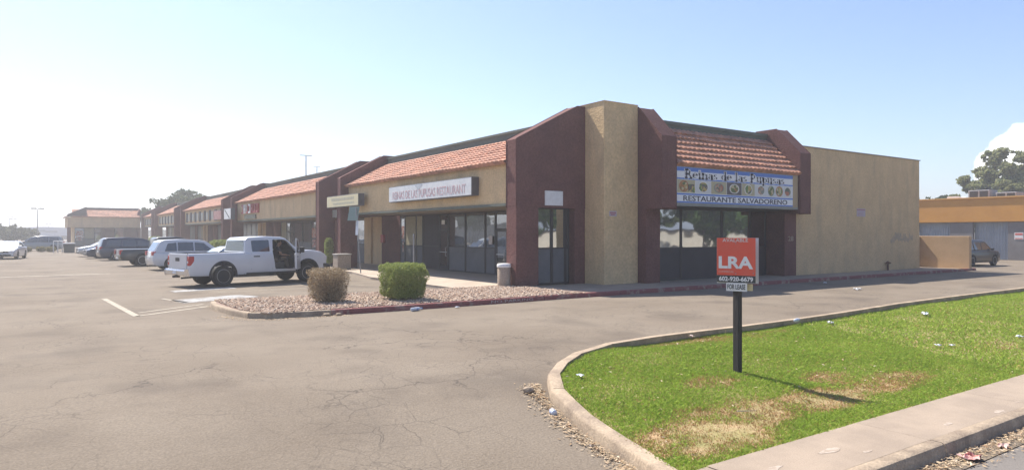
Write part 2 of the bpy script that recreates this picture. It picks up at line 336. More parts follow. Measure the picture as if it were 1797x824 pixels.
LK=[(4.95,4.35),(5.2,5.25),(5.41,6.48),(5.72,7.4),(6.12,8.0),(6.63,8.42),(7.25,8.8),(8.28,9.14),(9.43,9.26),(10.29,9.28),(11.95,9.26),(14.5,9.33),(17.07,9.5),(19.52,9.72),(23,9.85),(29.08,9.95),(45,10.2),(62,10.4)]
kerb('lawn_kerb',LK,.20,lambda y:AH(y),.15,CURB,2.9,-1)
kerb('island_kerb',[(14.2,21.2),(9.5,21.25),(6.9,21.15),(4.4,21.25),(4.05,21.0),(3.9,20),(4.0,18.3),(4.2,17.4),(4.7,17.0),(5.6,16.86),(6.1,16.84)],.15,lambda y:0,.14,CURB,3.3,1)
kerb('red_kerb',[(6.12,16.84),(8,16.8),(11,16.86),(14.4,16.97),(25,16.98),(43.3,16.98)],.15,lambda y:0,.14,REDC,3.1,1)
text('NO PARKING','kerb_lettering',mk('faded_white_lettering',(.42,.36,.34),rough=.8),bpy.data.objects['red_kerb'],(10.9,16.858,.03),(1,.03,0),(0,0.12,1),.075,1.55,.002,off=.0)
# concrete rubble where the kerb is broken
for i,(x,y,zf) in enumerate([(5.95,16.78,0),(6.25,16.72,0),(5.62,7.75,-.1)]):
    bm=bmesh.new(); bmesh.ops.create_icosphere(bm,subdivisions=2,radius=.075-.015*(i%2))
    for v in bm.verts: v.co=Vector((v.co.x*1.3,v.co.y,v.co.z*.7))*random.uniform(.8,1.15)
    me=bpy.data.meshes.new('concrete_chunk'); bm.to_mesh(me); bm.free(); o=link('concrete_chunk',me,CURB,None,(x,y,float(AH(y))+.03))
    tag(o,['broken concrete lump against the grey end of the island kerb','smaller concrete chip beside the start of the red kerb paint','grey concrete lump at the gap in the curved lawn kerb','small concrete chip below the gap in the lawn kerb'][i],'rubble')
# ------------------------------------------------------------------ lawn
LKin=[(5.12,4.63)]+[(p[0]+.17*(1 if i<5 else .6),p[1]-(.02 if i<3 else .1 if i<6 else .17)) for i,p in enumerate(LK) if i>0]
def inlawn(x,y):
    xs_=[p[0] for p in LKin[:7]]
    top=np.interp(x,[5.3,5.6,5.9,6.3,6.8,7.4,8.4,9.5,10.4,12,14.5,17,19.5,23,29,45,62],[5.3,6.5,7.35,7.88,8.27,8.62,8.97,9.09,9.11,9.09,9.16,9.33,9.55,9.68,9.78,10.03,10.2])
    left=np.interp(y,[4.6,5.25,6.48,7.4,8.0,8.42],[5.2,5.37,5.58,5.9,6.3,6.85])
    return (y>4.64)&(y<top)&(x>left)
def lawn_h(X,Y): 
    return BH(Y)-.025-.085*sm((Y-8.3-.02*(X-8))/.5)*sm((X-7.5)/1.5)+.035*np.sin(X*1.3+Y)*np.sin(Y*1.7+.5)*.5*sm((Y-4.7)/1)+.0*X
SOIL=mk('lawn_soil',(.24,.22,.08),(.42,.29,.16),scale=2.2,fine=.3,bscale=60,rough=.95)
def lawnmesh():
    xs=np.concatenate([np.arange(5.2,20,.2),np.arange(20,62.1,1.)]); pts=[];F=[]
    n=22
    for x in xs:
        top=float(np.interp(x,[5.2,5.6,5.9,6.3,6.8,7.4,8.4,9.5,10.4,12,14.5,17,19.5,23,29,45,62],[4.9,6.6,7.4,7.93,8.32,8.67,9.02,9.14,9.16,9.14,9.21,9.38,9.6,9.73,9.83,10.08,10.25]))
        for k in range(n): y=4.62+(top-4.62)*k/(n-1); pts.append((x,y,float(lawn_h(x,y))))
    for i in range(len(xs)-1):
        for k in range(n-1): F.append((i*n+k,(i+1)*n+k,(i+1)*n+k+1,i*n+k+1))
    me=bpy.data.meshes.new('lawn'); me.from_pydata(pts,[],F); me.update()
    for p in me.polygons: p.use_smooth=True
    o=link('lawn',me,SOIL); o['kind']='structure'
lawnmesh()
bare=[(6.5,5.25,1.1,.5,1.3),(7.4,5.6,1.3,.5,1),(9.0,5.5,1.0,.4,.95),(10.3,8.7,1.3,.42,.75),(12.0,8.6,.9,.3,.6),(6.55,5.15,.8,.35,.95),(11.0,5.55,1.2,.4,.8),(10.3,6.1,.6,.35,.7),(8.2,6.7,.5,.25,.55),(16.5,5.9,.6,.3,.4),(5.7,5.3,.4,.4,.8),(6.9,5.7,.5,.3,.9)]
def barev(x,y):
    b=np.zeros_like(x)
    for cx,cy,rx,ry,s in bare:
        d=((x-cx)/rx)**2+((y-cy)/ry)**2; b=np.maximum(b,s*np.clip(1.45-d,0,1))
    n=.5+.5*np.sin(x*3.1+np.sin(y*4.3)*1.3)*np.sin(y*5.2+np.sin(x*2.7)*1.7); n2=.5+.5*np.sin(x*11.+3*np.sin(y*7))*np.sin(y*13+2*np.sin(x*9))
    return np.clip(b*(.35+.7*n)*(.6+.55*n2)+.22*(n*n2-.45),0,1)
def blades(name,N_,xr,yr,h,wd,mats,seed,maxd=None):
    g=np.random.default_rng(seed); x=g.uniform(*xr,N_); y=g.uniform(*yr,N_); k=inlawn(x,y); x,y=x[k],y[k]
    b=barev(x,y); k=g.random(len(x))>b*.78; x,y,b=x[k],y[k],b[k]; n=len(x)
    dry=(g.random(n)<np.clip(b*1.35,0,.9)+.05)
    yel=(g.random(n)<.25+.35*np.exp(-(((x-12.8)/1.6)**2+((y-7.2)/.5)**2)))&~dry
    hh=h*g.uniform(.5,1.25,n)*(1-.5*b)*(1+.25*np.sin(x*2.1)*np.sin(y*3.3)); a=g.uniform(0,2*np.pi,n); ww=wd*g.uniform(.7,1.3,n)
    z=lawn_h(x,y); lx,ly=g.normal(0,.55,n)*hh,g.normal(0,.55,n)*hh
    c,s=np.cos(a)*ww,np.sin(a)*ww
    V=np.empty((n,4,3)); V[:,0]=np.stack([x-c,y-s,z],-1); V[:,1]=np.stack([x+c,y+s,z],-1)
    V[:,2]=np.stack([x+c*.7+lx*.45,y+s*.7+ly*.45,z+hh*.62],-1); V[:,3]=np.stack([x+lx*1.1,y+ly*1.1,z+hh*.95],-1)
    me=bpy.data.meshes.new(name); me.vertices.add(n*4); me.vertices.foreach_set('co',V.ravel())
    me.loops.add(n*4); me.polygons.add(n); me.loops.foreach_set('vertex_index',np.arange(n*4)); me.polygons.foreach_set('loop_start',np.arange(0,n*4,4)); me.polygons.foreach_set('loop_total',np.full(n,4))
    me.update(); mi=np.where(dry,1,np.where(yel,2,0)).astype(np.int32); me.polygons.foreach_set('material_index',mi); me.validate()
    o=link(name,me,mats); tag(o,'short green lawn with dry brown patches between the kerb and the sidewalk','grass',kind='stuff'); return o
GM=[ramp_island('grass_green',[(.20,.30,.045),(.29,.41,.06),(.38,.49,.09),(.23,.34,.05)],trans=.4),
    ramp_island('grass_dry',[(.44,.26,.11),(.54,.33,.15),(.34,.20,.09),(.42,.31,.12)],trans=.2),
    ramp_island('grass_bright',[(.34,.48,.06),(.40,.52,.08),(.30,.43,.06)],trans=.3)]
blades('grass',270000,(5.1,14),(4.62,9.4),.04,.0038,GM,1)
blades('grass',110000,(14,30),(4.62,9.9),.05,.008,GM,2)
blades('grass',20000,(30,62),(4.62,10.2),.06,.03,GM,3)
# ------------------------------------------------------------------ gravel island
GRV=ramp_island('gravel',[(.46,.33,.23),(.54,.43,.33),(.36,.23,.16),(.58,.49,.39),(.30,.21,.15),(.50,.35,.25),(.25,.17,.13)],rough=.9)
GB=mk('gravel_bed',(.30,.21,.16),(.22,.15,.12),scale=9,fine=.3,bscale=40,rough=.95)
slab('gravel_bed',[(4.2,21.1),(4.05,20),(4.15,18.3),(4.4,17.5),(4.9,17.12),(6,17.0),(11,17.02),(14.52,17.12),(15.3,17.12),(15.3,17.9),(14.52,18.7),(14.52,20.5),(14.35,20.6),(14.35,21.2)],-.05,.128,GB,0)
def stones():
    n=15000; g=np.random.default_rng(3); x=g.uniform(4.1,14.6,n); y=g.uniform(17,21.2,n)
    k=(x>4.2+.3*np.clip(17.9-y,0,1)*1.2)&~((x>14.3)&(y>20.4)); x,y=x[k],y[k]; n=len(x)
    ico=bmesh.new(); bmesh.ops.create_icosphere(ico,subdivisions=1,radius=1); bv=np.array([v.co[:] for v in ico.verts]); bf=np.array([[v.index for v in f.verts] for f in ico.faces]); ico.free()
    s=g.uniform(.016,.042,n); V=bv[None]*g.uniform(.6,1.25,(n,len(bv),1))*s[:,None,None]*np.array([1.2,1,.65]); a=g.uniform(0,6.28,n); c,si=np.cos(a)[:,None],np.sin(a)[:,None]
    X=V[...,0]*c-V[...,1]*si+x[:,None]; Y=V[...,0]*si+V[...,1]*c+y[:,None]; Z=V[...,2]+.135+g.uniform(0,.02,n)[:,None]
    V=np.stack([X,Y,Z],-1).reshape(-1,3); F=(bf[None]+(np.arange(n)*len(bv))[:,None,None]).reshape(-1)
    me=bpy.data.meshes.new('gravel'); me.vertices.add(len(V)); me.vertices.foreach_set('co',V.ravel()); nf=len(F)//3
    me.loops.add(nf*3); me.polygons.add(nf); me.loops.foreach_set('vertex_index',F); me.polygons.foreach_set('loop_start',np.arange(0,nf*3,3)); me.polygons.foreach_set('loop_total',np.full(nf,3)); me.update(); me.validate()
    tag(link('gravel',me,GRV),'pinkish landscaping gravel filling the kerbed island','gravel',kind='stuff')
stones()
# ------------------------------------------------------------------ building pieces
def tiles(name,parent,E,A,Ln,T,courses,wave=.3,amp=.035,mat=TILE,per=6,step=.062):
    """barrel-tile slope: eave corner E, unit along-vector A, length Ln, T = vector from eave to top"""
    E,A,T=Vector(E),Vector(A),Vector(T); S=T.normalized(); H=T.length; Nn=A.cross(S).normalized()
    if Nn.z<0: Nn=-Nn
    nw=max(1,round(Ln/wave)); m=nw*per; mb=MB(); rnd=random.Random(hash(name)%99)
    for c in range(courses):
        s0=H*c/courses-.03; s1=H*(c+1)/courses+.02; vs=[];fs=[]
        for j,(s,up) in enumerate(((s0,-.005),(s0,step),(s1,.012))):
            for i in range(m+1):
                ph=i/per; a=Ln*i/m; t=int(ph-1e-6); w=abs(math.sin(math.pi*ph))**.7; jj=.007*math.sin(t*12.9898+c*7.233)
                h=up+(amp*w if j else 0)+ (jj if j==1 else 0)
                q=E+A*a+S*(s+ (jj*1.5 if j<2 else 0))+Nn*h; vs.append(tuple(q))
        for j in range(2):
            for i in range(m): fs.append((j*(m+1)+i,j*(m+1)+i+1,(j+1)*(m+1)+i+1,(j+1)*(m+1)+i))
        mb.add(vs,fs)
    # deck under the tiles
    e0=E-Nn*.08;e1=E+A*Ln-Nn*.08; mb.add([tuple(p) for p in (e0,e1,e1+T,e0+T,e0+Nn*.07,e1+Nn*.07,e1+T+Nn*.07,e0+T+Nn*.07)],[(0,1,2,3),(7,6,5,4),(0,4,5,1),(1,5,6,2),(2,6,7,3),(3,7,4,0)])
    return build(mb,name,mat,parent,smooth=50,recalc=False)
def glazing(parent,xf,segs,z0,zr,z1,gl=GLASS2,pn=PANEL,fr=MET,t=.05,d=.06):
    """a storefront: segs = [(a0,a1,kind)], xf maps (along, outwards, up) to the world"""
    def M():
        m=MB(); m.xf=xf; return m
    for a0,a1,k in segs:
        if k in('brown','tan'):
            m=M(); m.box(a0,a1,-.1,.12,z0,z1+.1); build(m,'wall_panel',BRN if k=='brown' else TAN,parent); continue
        m=M()
        for b0,b1,c0,c1 in ((a0,a0+t,z0,z1),(a1-t,a1,z0,z1),(a0+t,a1-t,z1-t,z1),(a0+t,a1-t,z0,z0+t*1.3)): m.box(b0,b1,0,d,c0,c1)
        if k!='door': m.box(a0+t,a1-t,0,d,zr-t/2,zr+t/2)
        else: m.box(a0+t,a1-t,0,d,2.25,2.25+t)
        f=build(m,'door' if k=='door' else 'window',fr,parent)
        if k=='door':
            m=M(); m.box(a0+t,a0+t+.07,.01,d-.01,z0+.07,2.245); m.box(a1-t-.07,a1-t,.01,d-.01,z0+.07,2.245); m.box(a0+t+.07,a1-t-.07,.01,d-.01,z0+.07,z0+.27); m.box(a0+t+.07,a1-t-.07,.01,d-.01,2.15,2.245); build(m,'leaf_frame',fr,f)
            m=M(); m.box(a0+t+.07,a1-t-.07,.018,.03,z0+.27,2.15); build(m,'pane',gl,f)
            m=M(); m.box(a0+t,a1-t,.018,.03,2.25+t,z1-t); build(m,'transom_pane',gl,f)
            m=M(); m.tube([(a0+t+.12,d,z0+.75),(a0+t+.12,d+.06,z0+.78),(a0+t+.12,d+.06,z0+1.2),(a0+t+.12,d,z0+1.23)],.014,6); m.box(a0+t+.07,a1-t-.07,d-.01,d+.03,z0+.95,z0+.99); build(m,'handle',ALU,f)
        else:
            m=M(); m.box(a0+t,a1-t,.018,.03,zr+t/2,z1-t); pane=build(m,'pane',gl,f)
            m=M(); m.box(a0+t,a1-t,.01,.035,z0+t*1.3,zr-t/2); build(m,'lower_panel',pn,f)
            if k=='curtain':
                m=M(); n=int((a1-a0-2*t)/.09); vs=[];fs=[]
                for i in range(n+1):
                    a=a0+t+(a1-a0-2*t)*i/n; o=.036+.008*(i%2); vs+=[(a,o,zr+.03),(a,o,z1-t)]
                for i in range(n): fs.append((2*i,2*i+2,2*i+3,2*i+1))
                m.add(vs,fs); build(m,'blind',mk('cream_blind',(.42,.38,.26),(.36,.32,.22),scale=4,rough=.8),f,recalc=False)
            if k=='poster':
                m=M(); m.box(a0+t+.1,a1-t-.1,.034,.038,1.75,2.5); m.box(a0+t+.15,a1-t-.2,.034,.039,1.0,1.6); build(m,'poster',mk('window_poster',(.55,.45,.40),(.45,.15,.12),scale=5,rough=.7,lo=.45,hi=.55),f)
def fin(parent,X0,y0,y1,hf,hb,Xb=16.9,name='end_fin'):
    m=MB(); m.prism([(X0,0),(X0,hf),(Xb,hb),(Xb+.65,hb),(Xb+.65,3.1),(X0+.95,3.1),(X0+.95,0)],'y',y0,y1); return build(m,name,BRN,parent,bevel=.025)
WX=17.8
def front_map(a,d,z): return (WX-d,a,z)
# ================================================================== the corner restaurant building
rb=thing('restaurant_building','brown and tan stucco corner restaurant with clay tile mansard roofs, nearest building','building',(20,20,0))
m=MB(); m.box(18.0,40.88,21.3,37.4,0,6.05); m.box(29.09,40.9,18.9,21.3,0,6.15); m.box(40.6,40.9,21.3,37.4,6.05,6.15); m.box(29.09,29.4,21.3,37.4,6.05,6.15)
build(m,'side_wall',TAN,rb,bevel=.02)
m=MB(); m.box(28.95,40.96,18.86,18.96,6.15,6.19); build(m,'wall_cap',mk('metal_cap',(.3,.27,.22),rough=.6),rb)
m=MB(); m.prism([(17.7,19.5),(19.48,19.5),(19.48,21.4),(17.7,21.4)],'z',0,7.1); build(m,'corner_pier',TANC,rb,bevel=.03)
m=MB(); m.prism([(14.4,3.05),(14.4,5.52),(17.3,7.0),(17.69,7.0),(17.69,3.05)],'y',20.6,21.25); m.box(14.402,15.42,20.602,21.248,0,3.05); m.box(17.17,17.69,20.602,21.248,0,3.05); build(m,'end_wall',BRN,rb,bevel=.02)
glazing(rb,lambda a,d,z:(a,21.0-d,z),[(15.43,16.3,'glass'),(16.31,16.97,'glass'),(16.98,17.16,'glass')],.12,1.5,3.04,gl=GLASS,d=.07)
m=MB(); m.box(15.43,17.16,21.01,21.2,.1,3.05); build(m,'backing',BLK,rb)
# strip front of the restaurant bay
def bay_front(b,Y0,Y1,fasc=TANC,top=6.5,zt=6.05,X0=14.55):
    m=MB(); m.box(X0,X0+.35,Y0,Y1,3.2,4.72); build(m,'fascia',fasc,b)
    m=MB(); m.box(X0-.05,X0+.36,Y0,Y1,3.1,3.198); build(m,'fascia_trim',GRN,b)
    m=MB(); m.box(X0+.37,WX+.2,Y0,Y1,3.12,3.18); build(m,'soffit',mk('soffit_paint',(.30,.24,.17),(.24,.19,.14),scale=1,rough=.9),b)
    tiles('roof_tiles',b,(X0-.22,Y0,4.73),(0,1,0),Y1-Y0,(2.5,0,zt-4.73),9,wave=.3)
    m=MB(); m.box(16.95,17.3,Y0,Y1,5.9,top-.1); m.box(16.9,17.35,Y0,Y1,top-.1,top); build(m,'parapet',GRN,b)
bay_front(rb,21.27,37.4)
fin(rb,14.1,37.42,37.98,5.2,6.6,16.7)
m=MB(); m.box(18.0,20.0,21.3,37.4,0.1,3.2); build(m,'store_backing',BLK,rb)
S=[(21.3,26.1,'glass'),(26.1,27.1,'door'),(27.12,28.0,'glass'),(28.02,29.86,'glass'),(29.88,31.6,'glass'),(31.62,32.6,'door'),(32.62,34.5,'dark'),(34.52,35.3,'curtain'),(35.32,36.75,'curtain'),(36.77,37.38,'poster')]
glazing(rb,front_map,[s for s in S if s[2]!='dark'],.12,1.38,3.1)
glazing(rb,front_map,[(32.62,34.5,'glass')],.12,1.38,3.1,gl=DKP,pn=DKP)
m=MB(); m.box(17.70,17.712,31.9,32.25,2.55,2.78); m.mi=0; build(m,'door_notice',WHT,rb)
m=MB(); m.box(17.70,17.712,27.3,27.6,1.55,1.95); build(m,'window_notice',mk('notice_card',(.55,.5,.48),rough=.7),rb)
# side front: fins, mansard, glazing
m=MB(); m.prism([(18.3,3.03),(18.3,5.8),(19.5,7.02),(20.6,7.02),(20.6,3.03)],'x',19.5,20.33); build(m,'roof_fin',BRN,rb,bevel=.025)
m=MB(); m.prism([(18.3,2.98),(18.3,5.72),(19.5,6.93),(20.6,6.93),(20.6,2.98)],'x',28.48,29.3); build(m,'roof_fin',BRN,rb,bevel=.025)
m=MB(); m.box(19.5,20.3,19.1,20.6,0,3.028); build(m,'pilaster',BRN,rb,bevel=.02)
m=MB(); m.box(28.18,29.07,18.86,20.6,0,2.978); pier=build(m,'pilaster',BRN,rb,bevel=.02)
text('28','house_number',mk('brass_number',(.35,.27,.2),rough=.5),pier,(28.42,18.86,1.72),(1,0,0),(0,0,1),.22,.4,.02)
m=MB(); m.box(20.33,28.48,18.62,21.3,3.12,4.72); build(m,'bulkhead',TRIM,rb)
m=MB(); m.box(20.3,28.48,20.02,20.4,6.1,6.62); m.box(20.3,28.48,19.97,20.42,6.62,6.76); build(m,'parapet',GRN,rb)
tiles('roof_tiles',rb,(20.34,18.3,4.74),(1,0,0),8.13,(0,1.7,1.66),7,wave=.27,amp=.06,step=.10)
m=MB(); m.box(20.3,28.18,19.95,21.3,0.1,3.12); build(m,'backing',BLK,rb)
sm_=lambda a,d,z:(a,19.9-d,z)
glazing(rb,sm_,[(20.3,22.35,'glass'),(22.36,25.0,'glass'),(25.01,27.0,'glass'),(27.01,28.17,'glass')],.12,1.46,3.11,gl=GLASS,pn=DKP)
m=MB(); m.box(29.3,33,21.3,21.32,6.05,6.06); 
# ================================================================== repeated strip-mall bays
def strip(y0,y1,label,X0=14.1,hb=6.6,openings=False,fronts=0):
    b=thing('strip_mall_building',label,'building',(18,y0,0),group=None)
    fin(b,X0,y0,y0+.6,5.2,hb,16.7); fin(b,X0,y1-.6,y1,5.2,hb,16.7)
    bay_front(b,y0+.61,y1-.61,TAN)
    m=MB(); m.box(18.0,38,y0+.01,y1-.01,0,6.0); build(m,'rear_wall',TAN,b)
    rnd=random.Random(int(y0)); a=y0+1.7; seg=[(y0+.62,y0+1.69,'tan')]
    if y0<42: seg.append((a,a+1.5,'glass')); seg.append((a+1.51,a+3.1,'glass')); a+=3.11; seg.append((a,a+2.5,'brown')); a+=2.51
    while a<y1-3.2:
        wd=rnd.choice([1.0,1.6,2.2,1.8]); seg.append((a,a+wd,{1.0:'door',1.6:'curtain',2.2:'glass',1.8:rnd.choice(['brown','glass','poster'])}[wd])); a+=wd+.01
    seg.append((a,y1-.65,'brown')); 
    glazing(b,front_map,seg,.12,1.38,3.1,gl=GLASS2 if y0<60 else DULL)
    if openings:
        y=y0+2.2
        while y<y1-2: m=MB(); m.box(14.5,14.6,y,y+.9,3.35,4.45); build(m,'fascia_recess',TRIM,b); y+=2.6
        y=y0+3.5
        while y<y1-2.4: m=MB(); m.box(14.49,14.56,y,y+1.0,3.5,4.3); build(m,'fascia_plaque',mk('pale_plaque',(.5,.48,.4),rough=.7),b); y+=2.6
    return b
strip(41.0,64.3,'tile-roofed brown and tan shop unit directly behind the white pickup')
strip(67.4,90.3,'shop unit third along the row, with pale plaques on its fascia',openings=True)
strip(94.2,112.0,'shop unit fourth along the row, left of the thin breezeway post',openings=True)
strip(114.9,127.6,'short farthest shop unit of the row touching the end building',openings=True)
for y0,y1,l in ((38.0,40.98,'recessed breezeway wall between the restaurant and the second unit'),(64.32,67.38,'recessed breezeway wall left of the second unit'),(90.32,94.18,'recessed breezeway wall left of the third unit'),(112.02,114.88,'recessed breezeway wall before the farthest unit')):
    b=thing('breezeway',l,'passage',(18,y0,0),group=None)
    m=MB(); m.box(17.75,19,y0-.01 if y0>39 else 37.4,y1-.9,0,5.6); build(m,'wall',BRN,b,bevel=.01)
    m=MB(); m.box(17.8,19,y1-.89,y1+.6,0,5.6); build(m,'tan_wall',TAN,b)
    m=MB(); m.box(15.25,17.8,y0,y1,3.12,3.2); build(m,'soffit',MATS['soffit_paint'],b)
    m=MB(); m.box(14.9,15.2,y0+.01,y1-.01,3.05,3.5); build(m,'beam',mk('beam_paint',(.33,.31,.26),rough=.8),b)
# end building facing the camera
eb=thing('end_building','hip-roofed tan building closing the far end of the parking lot','building',(9,128,0))
m=MB(); m.box(4.9,13.9,129.2,145,0,5.2); build(m,'wall',TAN,eb)
m=MB(); m.box(4.3,14.0,128,128.4,3.05,4.72); build(m,'fascia',TAN,eb)
m=MB(); m.box(4.0,4.3,128,142,3.05,4.72); build(m,'side_fascia',TAN,eb)
m=MB(); m.prism([(3.9,4.72),(3.9,5.1),(6.5,6.35),(6.5,5.0)],'y',127.9,128.05); m.box(6.5,14.1,130.6,131,5.3,6.3); build(m,'parapet',mk('dark_parapet',(.13,.105,.095),rough=.8),eb)
tiles('roof_tiles',eb,(4.6,127.7,4.74),(1,0,0),9.4,(0,2.9,1.2),8)
tiles('side_roof_tiles',eb,(3.75,142,4.74),(0,-1,0),14,(2.7,0,1.45),7)
m=MB(); m.box(3.9,4.4,127.9,128.4,0,3.05); m.box(13.6,14.09,127.9,128.4,0,3.05); m.box(9.1,9.5,128,128.4,0,3.05); build(m,'column',BRN,eb)
m=MB(); m.prism([(13.6,0),(13.6,5.2),(14.09,6.2),(14.09,0)],'y',128.5,131); build(m,'side_fin',BRN,eb)
glazing(eb,lambda a,d,z:(a,129.15-d,z),[(4.95,6.2,'poster'),(6.21,7.6,'curtain'),(7.61,8.6,'door'),(8.61,10.4,'brown'),(10.41,11.8,'glass'),(11.81,13.85,'brown')],.1,1.3,3.0)
# ================================================================== orange warehouse on the right
ob=thing('warehouse_building','long low warehouse with orange upper band and grey roll-up doors','building',(62.5,30,0))
ORG=mk('orange_paint',(.56,.27,.055),(.50,.235,.05),scale=.8,bump=.1,bscale=30,rough=.85)
BLKW=mk('grey_block',(.20,.19,.19),(.165,.155,.155),scale=1.3,bump=.3,bscale=18,rough=.95)
m=MB(); m.box(62.55,80,12,75,3.0,4.9); build(m,'upper_wall',ORG,ob,bevel=.03)
m=MB(); m.box(62.45,62.75,11.98,75.02,4.9,5.0); build(m,'roof_edge',mk('orange_trim',(.62,.33,.09),rough=.7),ob)
ROLL=mk('roll_door_metal',(.26,.30,.35),(.21,.25,.30),scale=1.5,rough=.55,spec=.5)
doors=[(22.4,24.85),(26.55,29.1),(30.8,33.3),(35,37.5),(39.2,41.7),(43.4,45.9),(18.2,20.6),(14,16.4)]
edges=sorted([12]+[d for t in doors for d in t]+[75])
for i in range(0,len(edges),2): m=MB(); m.box(62.7,63,edges[i],edges[i+1],0,2.99); build(m,'block_wall',BLKW,ob)
for a,b_ in doors:
    m=MB(); vs=[];fs=[]; n=int((b_-a)/.1)
    for i in range(n+1):
        y=a+(b_-a)*i/n; o=.03*(i%2); vs+=[(63.05-o,y,0),(63.05-o,y,2.78)]
    for i in range(n): fs.append((2*i,2*i+2,2*i+3,2*i+1))
    m.add(vs,fs); dd=build(m,'roll_up_door',ROLL,ob,recalc=False)
    m=MB(); m.box(62.96,63.12,a,b_,2.78,2.99); build(m,'door_header',ROLL,dd)
m=MB(); m.box(62.68,62.695,21.35,21.95,1.6,2.15); s=build(m,'notice_sign',WHT); tag(s,'small white and red notice on the grey wall of the orange warehouse','sign')
m=MB(); m.box(62.67,62.679,21.4,21.9,1.95,2.1); m.box(62.67,62.679,21.4,21.9,1.65,1.72); build(m,'print',mk('red_print',(.55,.12,.1),rough=.6),s)
ACW=mk('hvac_metal',(.33,.33,.34),(.25,.25,.27),scale=4,rough=.6)
for i,(x,y,sx,sy,h,l) in enumerate([(66,25.4,.8,.8,.72,'boxy rooftop air conditioner, left one on the orange warehouse roof'),(66.5,23.6,.8,.75,.48,'low rooftop air conditioner, right one on the orange warehouse roof')]):
    m=MB(); m.box(x-sx,x+sx,y-sy,y+sy,4.95,5.0+h); a=build(m,'air_conditioner',ACW,bevel=.04); tag(a,l,'air conditioner',group='rooftop units on the warehouse')
    m=MB(); m.box(x-sx-.01,x-sx+.02,y-sy+.12,y-.06,5.08,4.92+h); m.box(x-sx-.01,x-sx+.02,y+.06,y+sy-.12,5.08,4.92+h); build(m,'grille',TRIM,a)
    m=MB(); m.lathe([(.5,0),(.5,.12),(.42,.12)],(x,y,5.0+h),16); build(m,'fan',TRIM,a)
m=MB(); m.prism([(26.6,4.95),(26.7,5.15),(26.9,5.22),(27.7,5.22),(27.8,4.95)],'x',65,66.2); tag(build(m,'roof_vent',WHT,bevel=.05),'flat white vent hood on the warehouse roof edge left of the coolers','vent')
# low tan enclosure wall
lw=thing('enclosure_wall','low tan stucco wall standing past the end of the restaurant building','wall',(42.6,18.4,0))
TANW=mk('enclosure_stucco',(.56,.38,.22),(.48,.32,.18),scale=1.1,bump=.3,bscale=30,fine=.12,rough=.9)
m=MB(); m.box(42.5,42.75,17.0,19.78,.1,1.92); build(m,'wall',TANW,lw,bevel=.02)
m=MB(); m.box(42.3,42.5,19.6,19.8,.1,1.9); build(m,'end_post',TANW,lw,bevel=.02)
# ================================================================== signs on the restaurant
BLUE=mk('banner_blue',(.08,.19,.55),rough=.5); BW=mk('banner_white',(.80,.80,.80),(.72,.73,.75),scale=1.5,rough=.5); NAVY=mk('banner_navy',(.03,.035,.07),rough=.5)
bs=thing('restaurant_banner_sign','blue and white banner sign with food pictures under the side tile roof','sign',(24.3,18.45,3.15))
m=MB(); m.box(20.36,28.42,18.36,18.6,3.14,4.69); build(m,'sign_box',mk('sign_box_grey',(.27,.28,.26),(.22,.23,.21),scale=2,rough=.6),bs,bevel=.01)
m=MB(); m.box(28.02,28.38,18.35,18.359,3.24,4.66); build(m,'end_strip',mk('end_strip_tan',(.40,.30,.18),rough=.7),bs)
fx0,fx1=20.42,28.0
m=MB(); m.box(fx0,fx1,18.345,18.358,3.26,4.66); build(m,'banner_face',BW,bs)
def band(z0,z1,y=18.343): m=MB(); m.box(fx0,fx1,y,y+.0018,z0,z1); return build(m,'blue_band',BLUE,bs)
band(4.50,4.655); band(4.18,4.235); band(3.575,3.635); band(3.265,3.32)
FT=[]
for i,cols in enumerate([[(.35,.16,.05),(.45,.30,.10),(.10,.14,.04),(.5,.42,.25)],[(.45,.33,.10),(.12,.10,.09),(.12,.2,.05),(.5,.45,.3)],[(.42,.14,.08),(.10,.12,.08),(.45,.30,.2),(.2,.22,.18)]]):
    mm=bpy.data.materials.new('food_print'); mm.use_nodes=True; t=mm.node_tree; b=t.nodes['Principled BSDF']; b.inputs['Roughness'].default_value=.5
    tc=t.nodes.new('ShaderNodeTexCoord'); v=t.nodes.new('ShaderNodeTexVoronoi'); v.inputs['Scale'].default_value=9; t.links.new(tc.outputs['Object'],v.inputs['Vector']); sp=t.nodes.new('ShaderNodeSeparateColor'); t.links.new(v.outputs['Color'],sp.inputs[0])
    r=t.nodes.new('ShaderNodeValToRGB'); e=r.color_ramp.elements; r.color_ramp.interpolation='CONSTANT'
    while len(e)<4: e.new(.5)
    for k,c in enumerate(cols): e[k].position=k/4; e[k].color=(*c,1)
    t.links.new(sp.outputs[0],r.inputs[0]); t.links.new(r.outputs[0],b.inputs['Base Color']); FT.append(mm)
PBG=[mk('print_tan',(.45,.40,.25),rough=.5),mk('print_white',(.62,.62,.6),rough=.5),mk('print_dark',(.12,.10,.10),rough=.5)]
PLT=[mk('plate_red',(.40,.14,.07),rough=.5),mk('plate_white',(.7,.68,.64),rough=.5),mk('plate_green',(.2,.26,.22),rough=.5)]
cx=fx0; wds=[1.05,.95,.98,.98,.88,.86,.56,.62,.62]
